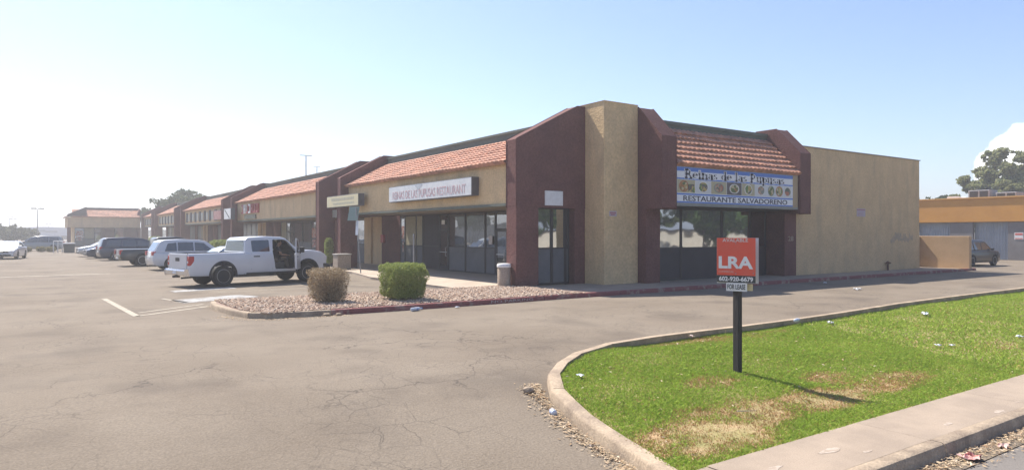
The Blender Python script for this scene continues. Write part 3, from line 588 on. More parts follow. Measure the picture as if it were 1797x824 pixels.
for i,wd in enumerate(wds):
    wd*=7.5/sum(wds); a0,a1=cx+.015,cx+wd-.01; cx+=wd; mid=(a0+a1)/2
    m=MB(); m.box(a0,a1,18.341,18.3445,3.66,4.17); p=build(m,'food_picture',PBG[(0,1,0,2,0,1,1,1,1)[i]],bs)
    rx=min((a1-a0)*.44,.27 if i not in(1,2,3) else .32); rz=.225 if i not in(2,3) else .2; mid2=mid-(.14 if i==0 else 0)
    m=MB(); m.xf=lambda x,y,z,c=mid2,rx=rx,rz=rz:(c+x*rx,18.339+y*.001,3.915+z*rz); m.lathe([(1,0),(1,1)],(0,0,0),20,'y'); build(m,'plate',PLT[(0,1,2,1,1,1,2,0,1)[i]],p)
    m=MB(); m.xf=lambda x,y,z,c=mid2,rx=rx,rz=rz:(c+x*rx*.84,18.3375+y*.001,3.915+z*rz*.84); m.lathe([(1,0),(1,1)],(0,0,0),14,'y'); build(m,'food',FT[i%3],p)
    if i==0: m=MB(); m.box(mid+.1,a1,18.339,18.3405,3.68,4.0); build(m,'food',FT[1],p)
# lettering: white outline board, then dark letters
def serif(parent):
    """roman capitals and lower case made of thick and thin strokes with slab serifs"""
    G={'R':(.78,[('v',.14,0,1,.15),('h',0,.30,0),('h',0,.3,1),('a',.28,.74,.26,.26,-90,90),('d',.36,.5,.7,0),('h',.58,.80,0),('t',.1,.3,1),('t',.1,.3,.49)]),
       'P':(.74,[('v',.14,0,1,.15),('h',0,.30,0),('h',0,.3,1),('a',.28,.72,.28,.28,-90,90),('t',.1,.3,1),('t',.1,.3,.44)]),
       'e':(.56,[('a',.26,.33,.24,.33,0,305),('t',.04,.48,.36)]),'i':(.34,[('v',.15,0,.58,.13),('h',0,.30,0),('h',.02,.15,.58),('p',.15,.88)]),
       'n':(.66,[('v',.12,0,.64,.12),('h',0,.24,0),('a',.32,.42,.2,.22,0,180),('v',.52,0,.44,.12),('h',.42,.64,0),('h',0,.12,.64)]),
       'a':(.56,[('a',.24,.19,.19,.19,0,360),('a',.26,.44,.17,.2,0,160),('v',.42,0,.46,.12),('h',.42,.54,0)]),
       's':(.46,[('a',.2,.48,.15,.15,30,270),('a',.2,.17,.17,.17,-150,90)]),'d':(.62,[('a',.26,.32,.22,.32,0,360),('v',.48,0,1,.13),('h',.36,.48,1),('h',.48,.6,0)]),
       'l':(.32,[('v',.15,0,1,.13),('h',0,.3,0),('h',.02,.15,1)]),'u':(.66,[('v',.12,.2,.64,.12),('a',.31,.22,.19,.22,180,360),('v',.50,0,.64,.12),('h',0,.12,.64),('h',.38,.5,.64),('h',.5,.62,0)]),
       'p':(.62,[('v',.14,-.3,.64,.13),('h',.02,.28,-.3),('a',.34,.32,.22,.32,0,360),('h',.02,.14,.64)]),' ':(.32,[])}
    def strokes(mb,s,x0,x1,z0,capH,grow,y0,y1):
        tot=sum(G[c][0]+.05 for c in s); sx=(x1-x0)/tot; x=x0
        for c in s:
            w_,st=G[c]; g=grow
            def bx(a,b,cc,d): mb.box(x+a*sx-g,x+b*sx+g,y0,y1,z0+cc*capH-g,z0+d*capH+g)
            for q in st:
                if q[0]=='v': bx(q[1]-q[4]/2,q[1]+q[4]/2,q[2],q[3])
                elif q[0]=='h': bx(q[1],q[2],q[3]-.025,q[3]+.035)
                elif q[0]=='t': bx(q[1],q[2],q[3]-.03,q[3]+.03)
                elif q[0]=='p': bx(q[1]-.07,q[1]+.07,q[2]-.06,q[2]+.06)
                elif q[0]=='d': mb.prism([(x+q[1]*sx-g,z0+q[2]*capH+g),(x+(q[1]+.14)*sx+g,z0+q[2]*capH+g),(x+(q[3]+.05)*sx+g,z0-g),(x+(q[3]-.1)*sx-g,z0-g)],'y',y0,y1)
                elif q[0]=='a':
                    _,cx_,cz,rx,rz,t0,t1=q; n=16
                    for k in range(n):
                        P=[]
                        for t,o in ((k,1),(k+1,1),(k+1,0),(k,0)):
                            an=R(t0+(t1-t0)*t/n); th=.028+.045*abs(math.cos(an)); th=th*(1 if o else -1)
                            P.append((x+(cx_+(rx-.03+th)*math.cos(an))*sx+(g if o else -g)*math.cos(an),z0+(cz+(rz-.03+th*.7)*math.sin(an))*capH+(g if o else -g)*math.sin(an)))
                        mb.prism(P,'y',y0,y1)
            x+=(w_+.05)*sx
    mb=MB(); strokes(mb,'Reinas de las Pupusas',fx0+.45,fx1-.6,4.245,.32,.035,18.337,18.3405); build(mb,'letter_outline',BW,parent,recalc=False)
    mb=MB(); strokes(mb,'Reinas de las Pupusas',fx0+.45,fx1-.6,4.245,.32,-.004,18.332,18.3365); build(mb,'lettering',NAVY,parent,recalc=False)
serif(bs)
text('RESTAURANTE SALVADORENO','lettering',NAVY,bs,(fx0+.36,18.342,3.345),(1,0,0),(0,0,1),.2,6.8,.006,off=0,bold=.012)
# strip-side signs
def box_sign(name,label,y0,y1,z0,z1,face,X=14.2):
    s=thing(name,label,'sign',(X+.2,(y0+y1)/2,z0))
    m=MB(); m.box(X,X+.34,y0,y1,z0,z1); build(m,'sign_box',mk('sign_box_dark',(.12,.12,.13),(.09,.09,.10),scale=3,rough=.6),s,bevel=.01)
    m=MB(); m.box(X-.006,X-.001,y0+.03,y1-.03,z0+.03,z1-.03); build(m,'face',face,s); return s
s=box_sign('fascia_sign','long white box sign with faded red lettering above the restaurant storefront',23.4,31.2,3.57,4.32,FADED)
RF=mk('faded_red_lettering',(.52,.30,.31),(.60,.46,.47),scale=3,rough=.7)
text('REINAS DE LAS PUPUSAS RESTAURANT','lettering',RF,s,(14.19,30.75,3.70),(0,-1,0),(0,0,1),.36,6.9,.004)
m=MB(); m.prism([(27.6,4.27),(28.4,4.27),(28.1,4.05),(27.9,4.1)],'x',14.188,14.192); build(m,'torn_patch',ALU,s)
s=box_sign('fascia_sign','cream box sign with washed-out writing at the far end of the restaurant fascia',34.6,39.4,3.55,4.2,CREAM,14.0)
for j,(z,hh) in enumerate(((3.92,.14),(3.7,.10))):
    m=MB(); y=38.6-.3*j
    while y>35.2: wd=random.uniform(.08,.2); m.box(13.988,13.993,y-wd,y,z,z+hh); y-=wd+.07
    build(m,'washed_out_print',mk('pale_print',(.44,.42,.32),rough=.7),s)
# panels on the stucco
m=MB(); m.box(15.7,16.55,20.56,20.598,3.12,3.67); tag(build(m,'blank_panel',WHT,bevel=.005),'blank white rectangular panel high on the brown end wall','panel')
NS=mk('notice_pale',(.5,.44,.48),(.45,.36,.42),scale=9,rough=.6); PR=mk('notice_red',(.42,.16,.17),rough=.6)
def notice(x0,x1,y,z0,z1,l):
    m=MB(); m.box(x0,x1,y-.012,y-.002,z0,z1); s=build(m,'wall_notice',NS); tag(s,l,'sign')
    w_=x1-x0; m=MB(); m.box(x0+.03,x1-.03,y-.015,y-.0125,z1-.09,z1-.04)
    for k in range(3):
        zz=z0+.04+(z1-z0-.16)*k/3
        m.box(x0+.06,x0+w_*(.7+.08*k),y-.015,y-.0125,zz,zz+.02)
    build(m,'print',PR,s)
notice(17.95,18.32,19.5,2.72,2.92,'tiny faded notice plate on the tan corner pier'); notice(34.35,35.15,18.9,2.93,3.34,'faded pink notice in the middle of the long tan side wall')
m=MB(); m.tube([(37.2,18.78,.1),(37.2,18.78,.52)],.055,10); m.tube([(37.02,18.76,.5),(37.4,18.76,.5)],.045,8); m.lathe([(.07,0),(.07,.06),(.03,.08)],(37.2,18.78,.52),10); tag(build(m,'standpipe',mk('rusty_pipe',(.12,.06,.04),rough=.8),smooth=40),'short rusty pipe with a cross handle at the foot of the side wall','pipe')
# scrubbed-off graffiti on the wall: grey blotches of buffing paint
BUF=mk('buffed_paint',(.40,.32,.225),(.50,.37,.25),scale=5,rough=.9,lo=.4,hi=.6)
m=MB(); x=37.7; k=0
while x<40.1:
    wd=random.uniform(.12,.26); z0=1.5+random.uniform(0,.3); h=random.uniform(.25,.5); n=9
    m.prism([(x+wd/2*(1+math.cos(6.28*i/n)*random.uniform(.9,1.1)),z0+h/2*(1+math.sin(6.28*i/n)*random.uniform(.9,1.1))) for i in range(n)],'y',18.893,18.8985-.0008*(k%3)); x+=wd*.95; k+=1
build(m,'buffed_graffiti',BUF,rb,recalc=True)
# sign on second unit
s=thing('channel_letter_sign','red and white raised letter shapes on the fascia of the second unit','sign',(14.4,59,3.4))
RW=[mk('letter_red',(.36,.07,.07),rough=.5),WHT]
y=61.6
for k in range(7):
    wd=.55; m=MB()
    m.box(14.38,14.54,y-wd,y-wd+.14,3.75,4.5)
    if k%3==0: m.box(14.38,14.54,y-wd+.14,y,4.36,4.5); m.box(14.38,14.54,y-wd+.14,y,3.75,3.89)
    elif k%3==1: m.box(14.38,14.54,y-.14,y,3.75,4.5); m.box(14.38,14.54,y-wd+.14,y-.14,4.05,4.2)
    else: m.box(14.38,14.54,y-wd+.14,y,3.75,3.89)
    build(m,'letter',RW[(0,1,0,1,0,0,0)[k]],s); y-=.78
m=MB(); m.box(14.45,14.54,57.3,60.8,3.28,3.62); build(m,'lower_board',mk('olive_board',(.13,.14,.09),(.25,.24,.18),scale=5,rough=.7),s)
s=box_sign('blade_sign','square white sign with a black diagonal stroke, left end of second unit',61.9,64.5,3.3,4.25,WHT,13.6)
m=MB(); m.prism([(64.3,4.15),(64.0,4.15),(62.2,3.4),(62.5,3.4)],'x',13.585,13.592); build(m,'diagonal_stroke',BLK,s)
s=box_sign('fascia_sign','small red sign board on the third unit of the row',68.6,72.4,3.4,4.3,mk('red_board',(.32,.10,.09),(.45,.3,.28),scale=4,rough=.7),14.3)
# ================================================================== vehicles
def finish(bm,name,mats,parent,mods=(),ang=35,classify=None,bake_=True):
    me=bpy.data.meshes.new(name); bmesh.ops.recalc_face_normals(bm,faces=bm.faces); bm.to_mesh(me); bm.free()
    o=link(name,me,mats,parent)
    cut=[]
    for c in mods:
        m=o.modifiers.new('b','BOOLEAN'); m.operation='DIFFERENCE'; m.object=c; m.solver='EXACT'
    if mods: bake(o)
    if classify:
        for p in o.data.polygons:
            k=classify(p.center,p.normal)
            if k is not None: p.material_index=k
    smooth_by_angle(o.data,ang); return o
def shell(prof,w,dfm,cx=(),cz=(),bev=.05,seg=3):
    bm=bmesh.new(); a=[bm.verts.new((x,-w,z)) for x,z in prof]; b=[bm.verts.new((x,w,z)) for x,z in prof]; n=len(prof)
    f1=bm.faces.new(a); f2=bm.faces.new(b[::-1])
    for i in range(n): bm.faces.new((a[i],b[i],b[(i+1)%n],a[(i+1)%n]))
    bmesh.ops.recalc_face_normals(bm,faces=bm.faces)
    bmesh.ops.bevel(bm,geom=list(f1.edges)+list(f2.edges),offset=bev,segments=seg,profile=.5,affect='EDGES')
    for x in cx: bmesh.ops.bisect_plane(bm,geom=bm.verts[:]+bm.edges[:]+bm.faces[:],plane_co=(x,0,0),plane_no=(1,0,0))
    for z in cz: bmesh.ops.bisect_plane(bm,geom=bm.verts[:]+bm.edges[:]+bm.faces[:],plane_co=(0,0,z),plane_no=(0,0,1))
    for v in bm.verts: v.co.y*=dfm(v.co.x,v.co.z)
    return bm
def cutter(fn):
    m=MB(); fn(m); me=bpy.data.meshes.new('c'); me.from_pydata(m.v,[],m.f); bm=bmesh.new(); bm.from_mesh(me); bmesh.ops.recalc_face_normals(bm,faces=bm.faces); bm.to_mesh(me); bm.free()
    o=bpy.data.objects.new('c',me); COL.objects.link(o); return o
def drop(cs):
    for c in cs: bpy.data.objects.remove(c)
def rounded(poly,r=.04,n=3):
    out=[]
    for i in range(len(poly)):
        p,a,b=Vector(poly[i]),Vector(poly[i-1]),Vector(poly[(i+1)%len(poly)]); u=(a-p).normalized(); v=(b-p).normalized()
        for k in range(n+1):
            t=k/n; q=(p+u*r)*(1-t)**2+p*2*t*(1-t)+(p+v*r)*t*t; out.append((q.x,q.y))
    return out
def wheel(parent,x,y,r,wd,rim,side,spokes=5):
    h=wd/2; m=MB(); m.lathe([(r*.62,-h*.9),(r*.9,-h),(r*.985,-h*.75),(r,-h*.4),(r,h*.4),(r*.985,h*.75),(r*.9,h),(r*.62,h*.9)],(x,y,r),28,'y'); wl=build(m,'wheel',RUB,parent,smooth=40)
    s=side; m=MB(); m.lathe([(r*.63,s*h*.55),(r*.66,s*h*.93),(r*.60,s*h*.95),(r*.58,s*h*.6)],(x,y,r),24,'y')
    m.lathe([(r*.16,s*h*.5),(r*.15,s*h*.85),(.01,s*h*.88)],(x,y,r),12,'y')
    for k in range(spokes):
        t=2*math.pi*k/spokes+.3; c,s2=math.cos(t),math.sin(t); ww=r*.10
        P=[(x+c*r*.1-s2*ww,r+s2*r*.1+c*ww),(x+c*r*.6-s2*ww*.8,r+s2*r*.6+c*ww*.8),(x+c*r*.6+s2*ww*.8,r+s2*r*.6-c*ww*.8),(x+c*r*.1+s2*ww,r+s2*r*.1-c*ww)]
        m.prism([(p[0],p[1]) for p in P],'y',y+s*h*.6,y+s*h*.85)
    m2=MB(); m2.lathe([(r*.63,s*h*.2),(r*.63,s*h*.35)],(x,y,r),20,'y'); build(m2,'wheel_well_disc',BLK,wl)
    build(m,'rim',rim,wl); return wl
def paint(name,c,metal=.3,rough=.32): return mk(name,c,rough=rough,metal=metal,spec=.5,coat=.6)
def sidepanel(m,poly,w,dfm,s,off=.006,th=.006):
    P=[(x,s*(w*dfm(x,z)+off),z) for x,z in poly]; Q=[(x,y-s*th,z) for x,y,z in P]; n=len(poly); m.add(P+Q,[tuple(range(n)),tuple(range(2*n-1,n-1,-1))]+[(i,(i+1)%n,n+(i+1)%n,n+i) for i in range(n)])
def car(name,label,cat,spec_,col,loc,heading,group='cars parked along the strip',scl=1):
    """spec: L,W,low,up,wins(list of polys),ws/rw (front,rear glass segs),wheels(xr,xf,r),belt,roof"""
    S=spec_; t=thing(name,label,cat,(0,0,0),0,group); W=S['W']/2; L=S['L']; belt,roof=S['belt'],S['roof']
    def dl(x,z): 
        f=1-.045*((min(z,belt)-.62)/.4)**2; f*=1-.13*max(0,(x-(L/2-.8))/.8)**2-.08*max(0,(-x-(L/2-.6))/.6)**2; return f
    def du(x,z): return dl(x,belt)*(.985-.20*max(0,z-belt)/(roof-belt))*(1-.05*max(0,(x-.8))**2)
    S_x=[(x-L/2,z) for x,z in S['low']]; xr,xf,r=S['wheels']; xr-=L/2; xf-=L/2
    cut=[cutter(lambda m,X=X,sd=sd:m.lathe([(r*1.13,0),(r*1.13,.42*sd)],(X,W*sd*1.05-.40*sd,r*1.02),28,'y')) for X in (xr,xf) for sd in(-1,1)]
    bm=shell(S_x,W,dl,[-L/2+.35,-L/2+.7,L/2-1.0,L/2-.7,L/2-.35,L/2-.15],[.5,.72,.9],.055)
    pm=paint(*col)
    body=finish(bm,'body',[pm,BLK],t,cut,40,lambda c,n:1 if (abs(c.y)<W*.93 and any((c.x-X)**2+(c.z-r*1.02)**2<(r*1.16)**2 for X in(xr,xf))) or n.z<-.8 else None); drop(cut)
    up=[(x-L/2,z) for x,z in S['up']]
    bm=shell(up,W*.985,lambda x,z:du(x,z)/.985,[],[belt+.1,(belt+roof)/2,roof-.1],.05); finish(bm,'cabin',[pm],body,(),40)
    for i,wv in enumerate(S['wins']):
        wv=[(x-L/2,z) for x,z in wv]
        for s in (-1,1):
            m=MB(); sidepanel(m,rounded(wv,.035),W,du,s,.008,.02); build(m,'side_window',CGL,t)
    for nm,(a,b) in (('windshield',S['ws']),('rear_window',S['rw'])):
        a=(a[0]-L/2,a[1]);b=(b[0]-L/2,b[1]); d=Vector((b[0]-a[0],b[1]-a[1])); nn=Vector((-d.y,d.x)).normalized()
        if (nn.x>0)!=(nm=='windshield'): nn=-nn
        m=MB(); Pp=[]
        for o in (.008,-.02):
            for (x,z),sg in ((a,-1),(a,1),(b,1),(b,-1)): Pp.append((x+nn.x*o,sg*(W*du(x,z)-.09),z+nn.y*o))
        m.add(Pp,[(0,1,2,3),(7,6,5,4),(0,1,5,4),(1,2,6,5),(2,3,7,6),(3,0,4,7)]); build(m,nm,CGL,t)
    for X in (xr,xf):
        for s in(-1,1): wheel(t,X,s*(W-.12),r,.22,S.get('rim',ALU),s)
    for s in(-1,1):
        z0,z1=S['tail']; m=MB(); y1=s*(W*dl(-L/2,z0)-.05); m.box(-L/2-.008+S.get('tx',0),-L/2+.16,min(y1,y1-s*.26),max(y1,y1-s*.26),z0,z1); m2=y1
        m.box(-L/2+.01,-L/2+.17,min(y1,y1+s*.045),max(y1,y1+s*.045),z0,z1); build(m,'tail_light',REDL,t,bevel=.01)
        z0,z1=S['head']; m=MB(); y1=s*(W*dl(L/2,z0)-.03); m.box(L/2-.25,L/2+.004,min(y1,y1-s*.34),max(y1,y1-s*.34),z0,z1); build(m,'headlight',LAMP,t,bevel=.015)
        mx_=S['ws'][0][0]-L/2-.35 if S['ws'][0][1]<S['ws'][1][1] else S['ws'][1][0]-L/2-.35
        m=MB(); m.box(mx_,mx_+.12,s*(W-.02) if s>0 else -W-.17,W+.17 if s>0 else -W+.02,belt+.02,belt+.16); build(m,'mirror',pm,t,bevel=.03)
    m=MB(); m.box(L/2-.05,L/2+.006,-.45,.45,.52,.66); m.box(L/2-.05,L/2+.008,-.6,.6,.28,.42); build(m,'grille',BLK,t,bevel=.01)
    m=MB(); m.box(-L/2-.012,-L/2+.05,-.26,.26,*S.get('plate',(.62,.76))); build(m,'number_plate',WHT,t)
    m=MB()
    for x in S['seams']:
        for s in(-1,1): sidepanel(m,[(x-L/2,.33),(x-L/2+.014,.33),(x-L/2+.014,belt-.02),(x-L/2,belt-.02)],W,dl,s,.002,.01)
    build(m,'door_seams',BLK,body)
    for s in(-1,1):
        for x in S['seams'][1:]:
            m=MB(); xx=x-L/2+.10; y=s*(W*dl(xx,belt-.1)+.012); m.box(xx,xx+.17,min(y,y-s*.02),max(y,y-s*.02),belt-.12,belt-.085); build(m,'door_handle',pm,t)
    t.location=loc; t.rotation_euler=(0,0,heading); t.scale=(scl,)*3
    return t
SUV=dict(L=4.75,W=1.9,belt=1.02,roof=1.72,wheels=(.98,3.78,.36),
 low=[(.06,.32),(0,.55),(.02,.80),(.05,1.02),(3.55,1.03),(4.3,.96),(4.66,.84),(4.75,.6),(4.7,.3),(4.4,.24),(.3,.24)],
 up=[(.08,1.0),(.42,1.62),(.62,1.70),(1.6,1.74),(2.5,1.70),(2.85,1.62),(3.65,1.0)],
 wins=[[(.62,1.08),(.80,1.50),(1.25,1.56),(1.25,1.08)],[(1.32,1.08),(1.32,1.57),(2.15,1.57),(2.15,1.08)],[(2.22,1.08),(2.22,1.57),(2.72,1.52),(3.22,1.08)]],
 ws=((3.58,1.05),(2.93,1.58)),rw=((.12,1.1),(.38,1.56)),tail=(.84,1.06),head=(.70,.86),seams=[1.30,2.18,3.2])
SED=dict(L=4.7,W=1.82,belt=.93,roof=1.44,wheels=(1.0,3.7,.33),
 low=[(.04,.32),(0,.6),(.05,.9),(.25,.97),(1.0,.98),(3.4,.95),(4.3,.82),(4.63,.68),(4.7,.5),(4.65,.26),(4.3,.2),(.3,.2)],
 up=[(.75,.92),(1.35,1.33),(1.7,1.43),(2.3,1.45),(2.75,1.38),(3.65,.92)],
 wins=[[(1.12,.98),(1.50,1.29),(1.95,1.35),(1.95,.98)],[(2.02,.98),(2.02,1.36),(2.62,1.33),(3.22,.98)]],
 ws=((3.55,.96),(2.82,1.33)),rw=((.86,.98),(1.33,1.30)),tail=(.72,.88),head=(.58,.72),seams=[1.2,1.98,3.1],plate=(.6,.74))
VAN=dict(SUV,L=5.1,roof=1.75,wheels=(1.05,4.05,.34),
 low=[(.06,.30),(0,.55),(.02,.95),(.05,1.0),(3.9,1.0),(4.7,.86),(5.02,.72),(5.1,.5),(5.05,.26),(4.7,.2),(.3,.2)],
 up=[(.05,.98),(.25,1.62),(.5,1.73),(2,1.77),(2.9,1.70),(3.3,1.58),(4.2,.97)],
 wins=[[(.42,1.06),(.55,1.55),(1.45,1.58),(1.45,1.06)],[(1.52,1.06),(1.52,1.58),(2.5,1.58),(2.5,1.06)],[(2.57,1.06),(2.57,1.57),(3.15,1.5),(3.7,1.06)]],
 ws=((4.12,1.02),(3.36,1.55)),rw=((.10,1.1),(.24,1.56)),seams=[1.48,2.53,3.6])
PK=dict(SUV,L=5.7,W=1.98,belt=1.1,roof=1.84,wheels=(1.25,4.6,.39),
 low=[(.06,.45),(0,.62),(.02,.8),(.03,1.08),(4.3,1.10),(5.3,1.06),(5.62,.98),(5.7,.6),(5.65,.4),(5.3,.34),(.4,.38)],
 up=[(2.0,1.06),(2.05,1.72),(2.2,1.82),(3.3,1.86),(3.75,1.78),(4.45,1.08)],
 wins=[[(2.22,1.16),(2.24,1.68),(3.0,1.70),(3.0,1.16)],[(3.08,1.16),(3.08,1.70),(3.62,1.66),(4.08,1.16)]],
 ws=((4.38,1.13),(3.84,1.72)),rw=((2.03,1.2),(2.06,1.66)),tail=(.76,1.04),head=(.8,.96),seams=[2.15,3.04,4.1],plate=(.48,.6))
H=R(6)
car('parked_sedan','pale blue sedan parked between the white pickup and the white SUV','car',SED,('paint_pale_blue',(.36,.42,.48),.35),(8.25,36.0,0),H)
car('parked_suv','white SUV parked behind the white pickup, first SUV from it','SUV',SUV,('paint_white',(.62,.63,.65),.1),(7.55,43.8,0),H,scl=1.0)
car('parked_pickup','black crew-cab pickup parked between the white SUV and a dark blue wagon','pickup truck',PK,('paint_black',(.018,.02,.025),.3),(7.0,50.2,0),H)
car('parked_suv','dark blue SUV parked left of the black pickup','SUV',VAN,('paint_navy',(.03,.04,.075),.35),(6.4,62,0),H)
car('parked_sedan','small dark blue car peeking out between the navy SUV and the silver sedan','car',SED,('paint_navy',(.03,.04,.075),.35),(5.6,67.3,0),math.pi+H)
car('parked_sedan','silver sedan parked nose outward at the far end of the parked row','car',dict(SED,roof=1.5),('paint_silver',(.48,.50,.52),.5),(5.45,73,0),math.pi+H,scl=1.06)
car('oncoming_sedan','white sedan with sun glare driving in the left lane toward us','car',SED,('paint_white',(.62,.63,.65),.1),(-1.9,70.5,0),R(-100),None)
car('crossing_minivan','long grey minivan crossing the far end of the lot','car',dict(VAN),('paint_grey',(.26,.27,.28),.4),(.2,101,0),R(174),None,scl=1.02)
car('parked_suv','dark grey SUV parked by the warehouse doors at the right','SUV',SUV,('paint_charcoal',(.028,.028,.03),.3),(49.6,19.9,0),R(-4),None,scl=.97)
# ---------------- the white crew-cab pickup with its open door
def pickup():
    t=thing('crew_cab_pickup','white crew-cab pickup with its front door open, parked beside the gravel island','pickup truck')
    L=6.1; W=.99; WHP=mk('pickup_white',(.66,.67,.69),(.60,.61,.63),scale=1.2,rough=.3,spec=.5,coat=.6); DK=mk('interior_grey',(.045,.045,.05),(.03,.03,.035),scale=6,rough=.8)
    X=lambda x:x-L/2
    def dl(x,z): return (1-.05*((min(z,1.27)-.85)/.45)**2)*(1-.10*max(0,(x-(L/2-.9))/.9)**2-.03*max(0,(-x-(L/2-.3))/.3)**2)
    def du(x,z): return dl(x,1.25)*(.975-.17*max(0,z-1.26)/.68)
    xr,xf,r=X(1.42),X(5.08),.41
    arch=[cutter(lambda m,a=a,sd=sd:m.lathe([(r*1.22,0),(r*1.22,.5*sd)],(a,W*sd*1.05-.46*sd,r*1.1),32,'y')) for a in (xr,xf) for sd in(-1,1)]
    door=rounded([(X(3.60),.60),(X(4.52),.60),(X(4.66),.95),(X(4.62),1.27),(X(4.16),1.80),(X(3.56),1.84),(X(3.50),1.25)],.07)
    c1=cutter(lambda m:m.prism([(-.80,.58),(.80,.58),(.80,1.28),(.66,1.84),(-.66,1.84),(-.80,1.28)],'x',X(2.62),X(4.74)))
    c2=cutter(lambda m:m.prism(door,'y',-1.2,-.6))
    c3=cutter(lambda m:m.prism(rounded([(X(3.66),1.30),(X(4.52),1.30),(X(4.10),1.74),(X(3.66),1.76)],.05),'y',.6,1.2))
    c4=cutter(lambda m:m.box(X(.14),X(2.18),-.80,.80,.72,1.6))
    low=[(X(.13),.44),(X(.10),.62),(X(.10),1.30),(X(2.3),1.31),(X(4.66),1.31),(X(4.8),1.36),(X(5.3),1.36),(X(5.8),1.28),(X(6.02),1.16),(X(6.08),.75),(X(6.03),.5),(X(5.6),.42),(X(.5),.42)]
    def cl(c,n):
        if any((c.x-a)**2+(c.z-r*1.1)**2<(r*1.25)**2 for a in(xr,xf)) and abs(c.y)<W*.95: return 1
        if X(2.58)<c.x<X(4.78) and abs(c.y)<.815-.13*max(0,c.z-1.28)/.56 and .56<c.z<1.87: return 1
        if X(.12)<c.x<X(2.2) and abs(c.y)<.81 and .7<c.z<1.28: return 1
        if n.z<-.8: return 1
    bm=shell(low,W,dl,[X(.35),X(1),X(5.2),X(5.5),X(5.8)],[.6,.8,1.0,1.15],.06)
    body=finish(bm,'body',[WHP,DK],t,arch+[c1,c2,c4],38,cl)
    up=[(X(2.30),1.22),(X(2.36),1.80),(X(2.50),1.90),(X(3.3),1.95),(X(3.95),1.92),(X(4.15),1.86),(X(4.86),1.24)]
    bm=shell(up,W*.975,lambda x,z:du(x,z)/.975,[],[1.35,1.6,1.8],.05)
    cab=finish(bm,'cab',[WHP,DK],t,[c1,c2,c3],38,lambda c,n:1 if X(2.58)<c.x<X(4.78) and abs(c.y)<.815-.13*max(0,c.z-1.28)/.56 and .56<c.z<1.87 else None)
    drop(arch+[c1,c2,c3,c4])
    def win(poly,s,nm='side_window',mat=CGL,par=t):
        m=MB(); sidepanel(m,rounded([(X(a),b) for a,b in poly],.05),W,du,s,.007,.02); return build(m,nm,mat,par)
    for s in(-1,1): win([(2.62,1.33),(2.62,1.78),(3.38,1.80),(3.38,1.33)],s)
    TG=bpy.data.materials.new('clear_glass'); TG.use_nodes=True; tt=TG.node_tree; gl=tt.nodes.new('ShaderNodeBsdfGlossy'); gl.inputs['Roughness'].default_value=.02; tr=tt.nodes.new('ShaderNodeBsdfTransparent'); tr.inputs[0].default_value=(.75,.8,.78,1); mxx=tt.nodes.new('ShaderNodeMixShader'); mxx.inputs[0].default_value=.12
    tt.links.new(tr.outputs[0],mxx.inputs[1]); tt.links.new(gl.outputs[0],mxx.inputs[2]); tt.links.new(mxx.outputs[0],tt.nodes['Material Output'].inputs['Surface'])
    win([(3.66,1.30),(4.54,1.30),(4.11,1.75),(3.66,1.77)],1,'side_window',TG)
    for nm,a,b in(('windshield',(4.80,1.31),(4.22,1.82)),('rear_window',(2.315,1.36),(2.355,1.76))):
        a=Vector((X(a[0]),a[1]));b=Vector((X(b[0]),b[1])); d=b-a; nn=Vector((d.y,-d.x)).normalized()*(1 if nm=='windshield' else -1); m=MB(); P=[]
        for o in(.008,-.02):
            for p,sg in((a,-1),(a,1),(b,1),(b,-1)): P.append((p.x+nn.x*o,sg*(W*du(p.x,p.y)-.10),p.y+nn.y*o))
        m.add(P,[(0,1,2,3),(7,6,5,4),(0,1,5,4),(1,2,6,5),(2,3,7,6),(3,0,4,7)]); build(m,nm,CGL,t)
    for a in(xr,xf):
        for s in(-1,1): wheel(t,a,s*(W-.13),r,.29,mk('dark_rim',(.22,.22,.23),rough=.3,metal=.8),s,6)
        for s in(-1,1):
            m=MB(); n=18; rr=r*1.22; vs=[];fs=[]
            for i in range(n+1):
                an=math.pi*(-.04+1.08*i/n)
                for q,yy in((rr-.005,W*.955),(rr+.055,W*.965),(rr+.055,W*1.01),(rr-.005,W*1.03)): vs.append((a+q*math.cos(an),s*yy,r*1.1+q*math.sin(an)))
            for i in range(n):
                for k in range(4): fs.append((4*i+k,4*i+(k+1)%4,4*i+4+(k+1)%4,4*i+4+k))
            fs+=[(0,1,2,3),(4*n,4*n+1,4*n+2,4*n+3)]; m.add(vs,fs); build(m,'wheel_arch_flare',TRIM,t)
    # bumpers, lights, grille
    m=MB(); m.xf=None; m.prism([(X(-.02),.46),(X(-.04),.52),(X(-.04),.66),(X(0),.70),(X(.14),.70),(X(.14),.46)],'y',-.93,.93); bmp=build(m,'rear_bumper',mk('bumper_chrome',(.6,.6,.61),rough=.2,metal=.85),t,bevel=.02)
    m=MB(); m.box(X(-.1),X(.15),-.05,.05,.38,.46); m.tube([(X(.5),-.55,.40),(X(-.03),-.6,.38)],.035,8); build(m,'tow_hitch',TRIM,bmp)
    m=MB(); m.prism([(X(5.95),.40),(X(6.16),.46),(X(6.18),.66),(X(6.06),.74),(X(5.9),.74)],'y',-.93,.93); build(m,'front_bumper',TRIM,t,bevel=.03)
    m=MB(); m.box(X(6.0),X(6.12),-.50,.50,.76,1.08); build(m,'grille',TRIM,t,bevel=.03)
    for s in(-1,1):
        y=s*(W-.06); m=MB(); m.box(X(.085),X(.30),min(y-s*.10,y+s*.052),max(y-s*.10,y+s*.052),.84,1.20); tl=build(m,'tail_light',REDL,t,bevel=.02)
        m=MB(); m.box(X(.082),X(.12),min(y-s*.08,y+s*.01),max(y-s*.08,y+s*.01),.95,1.02); build(m,'reversing_lens',LAMP,tl)
        y=s*(W*.9-.02); m=MB(); m.box(X(5.78),X(6.09),min(y,y-s*.3),max(y,y-s*.3),.88,1.09); build(m,'headlight',LAMP,t,bevel=.03)
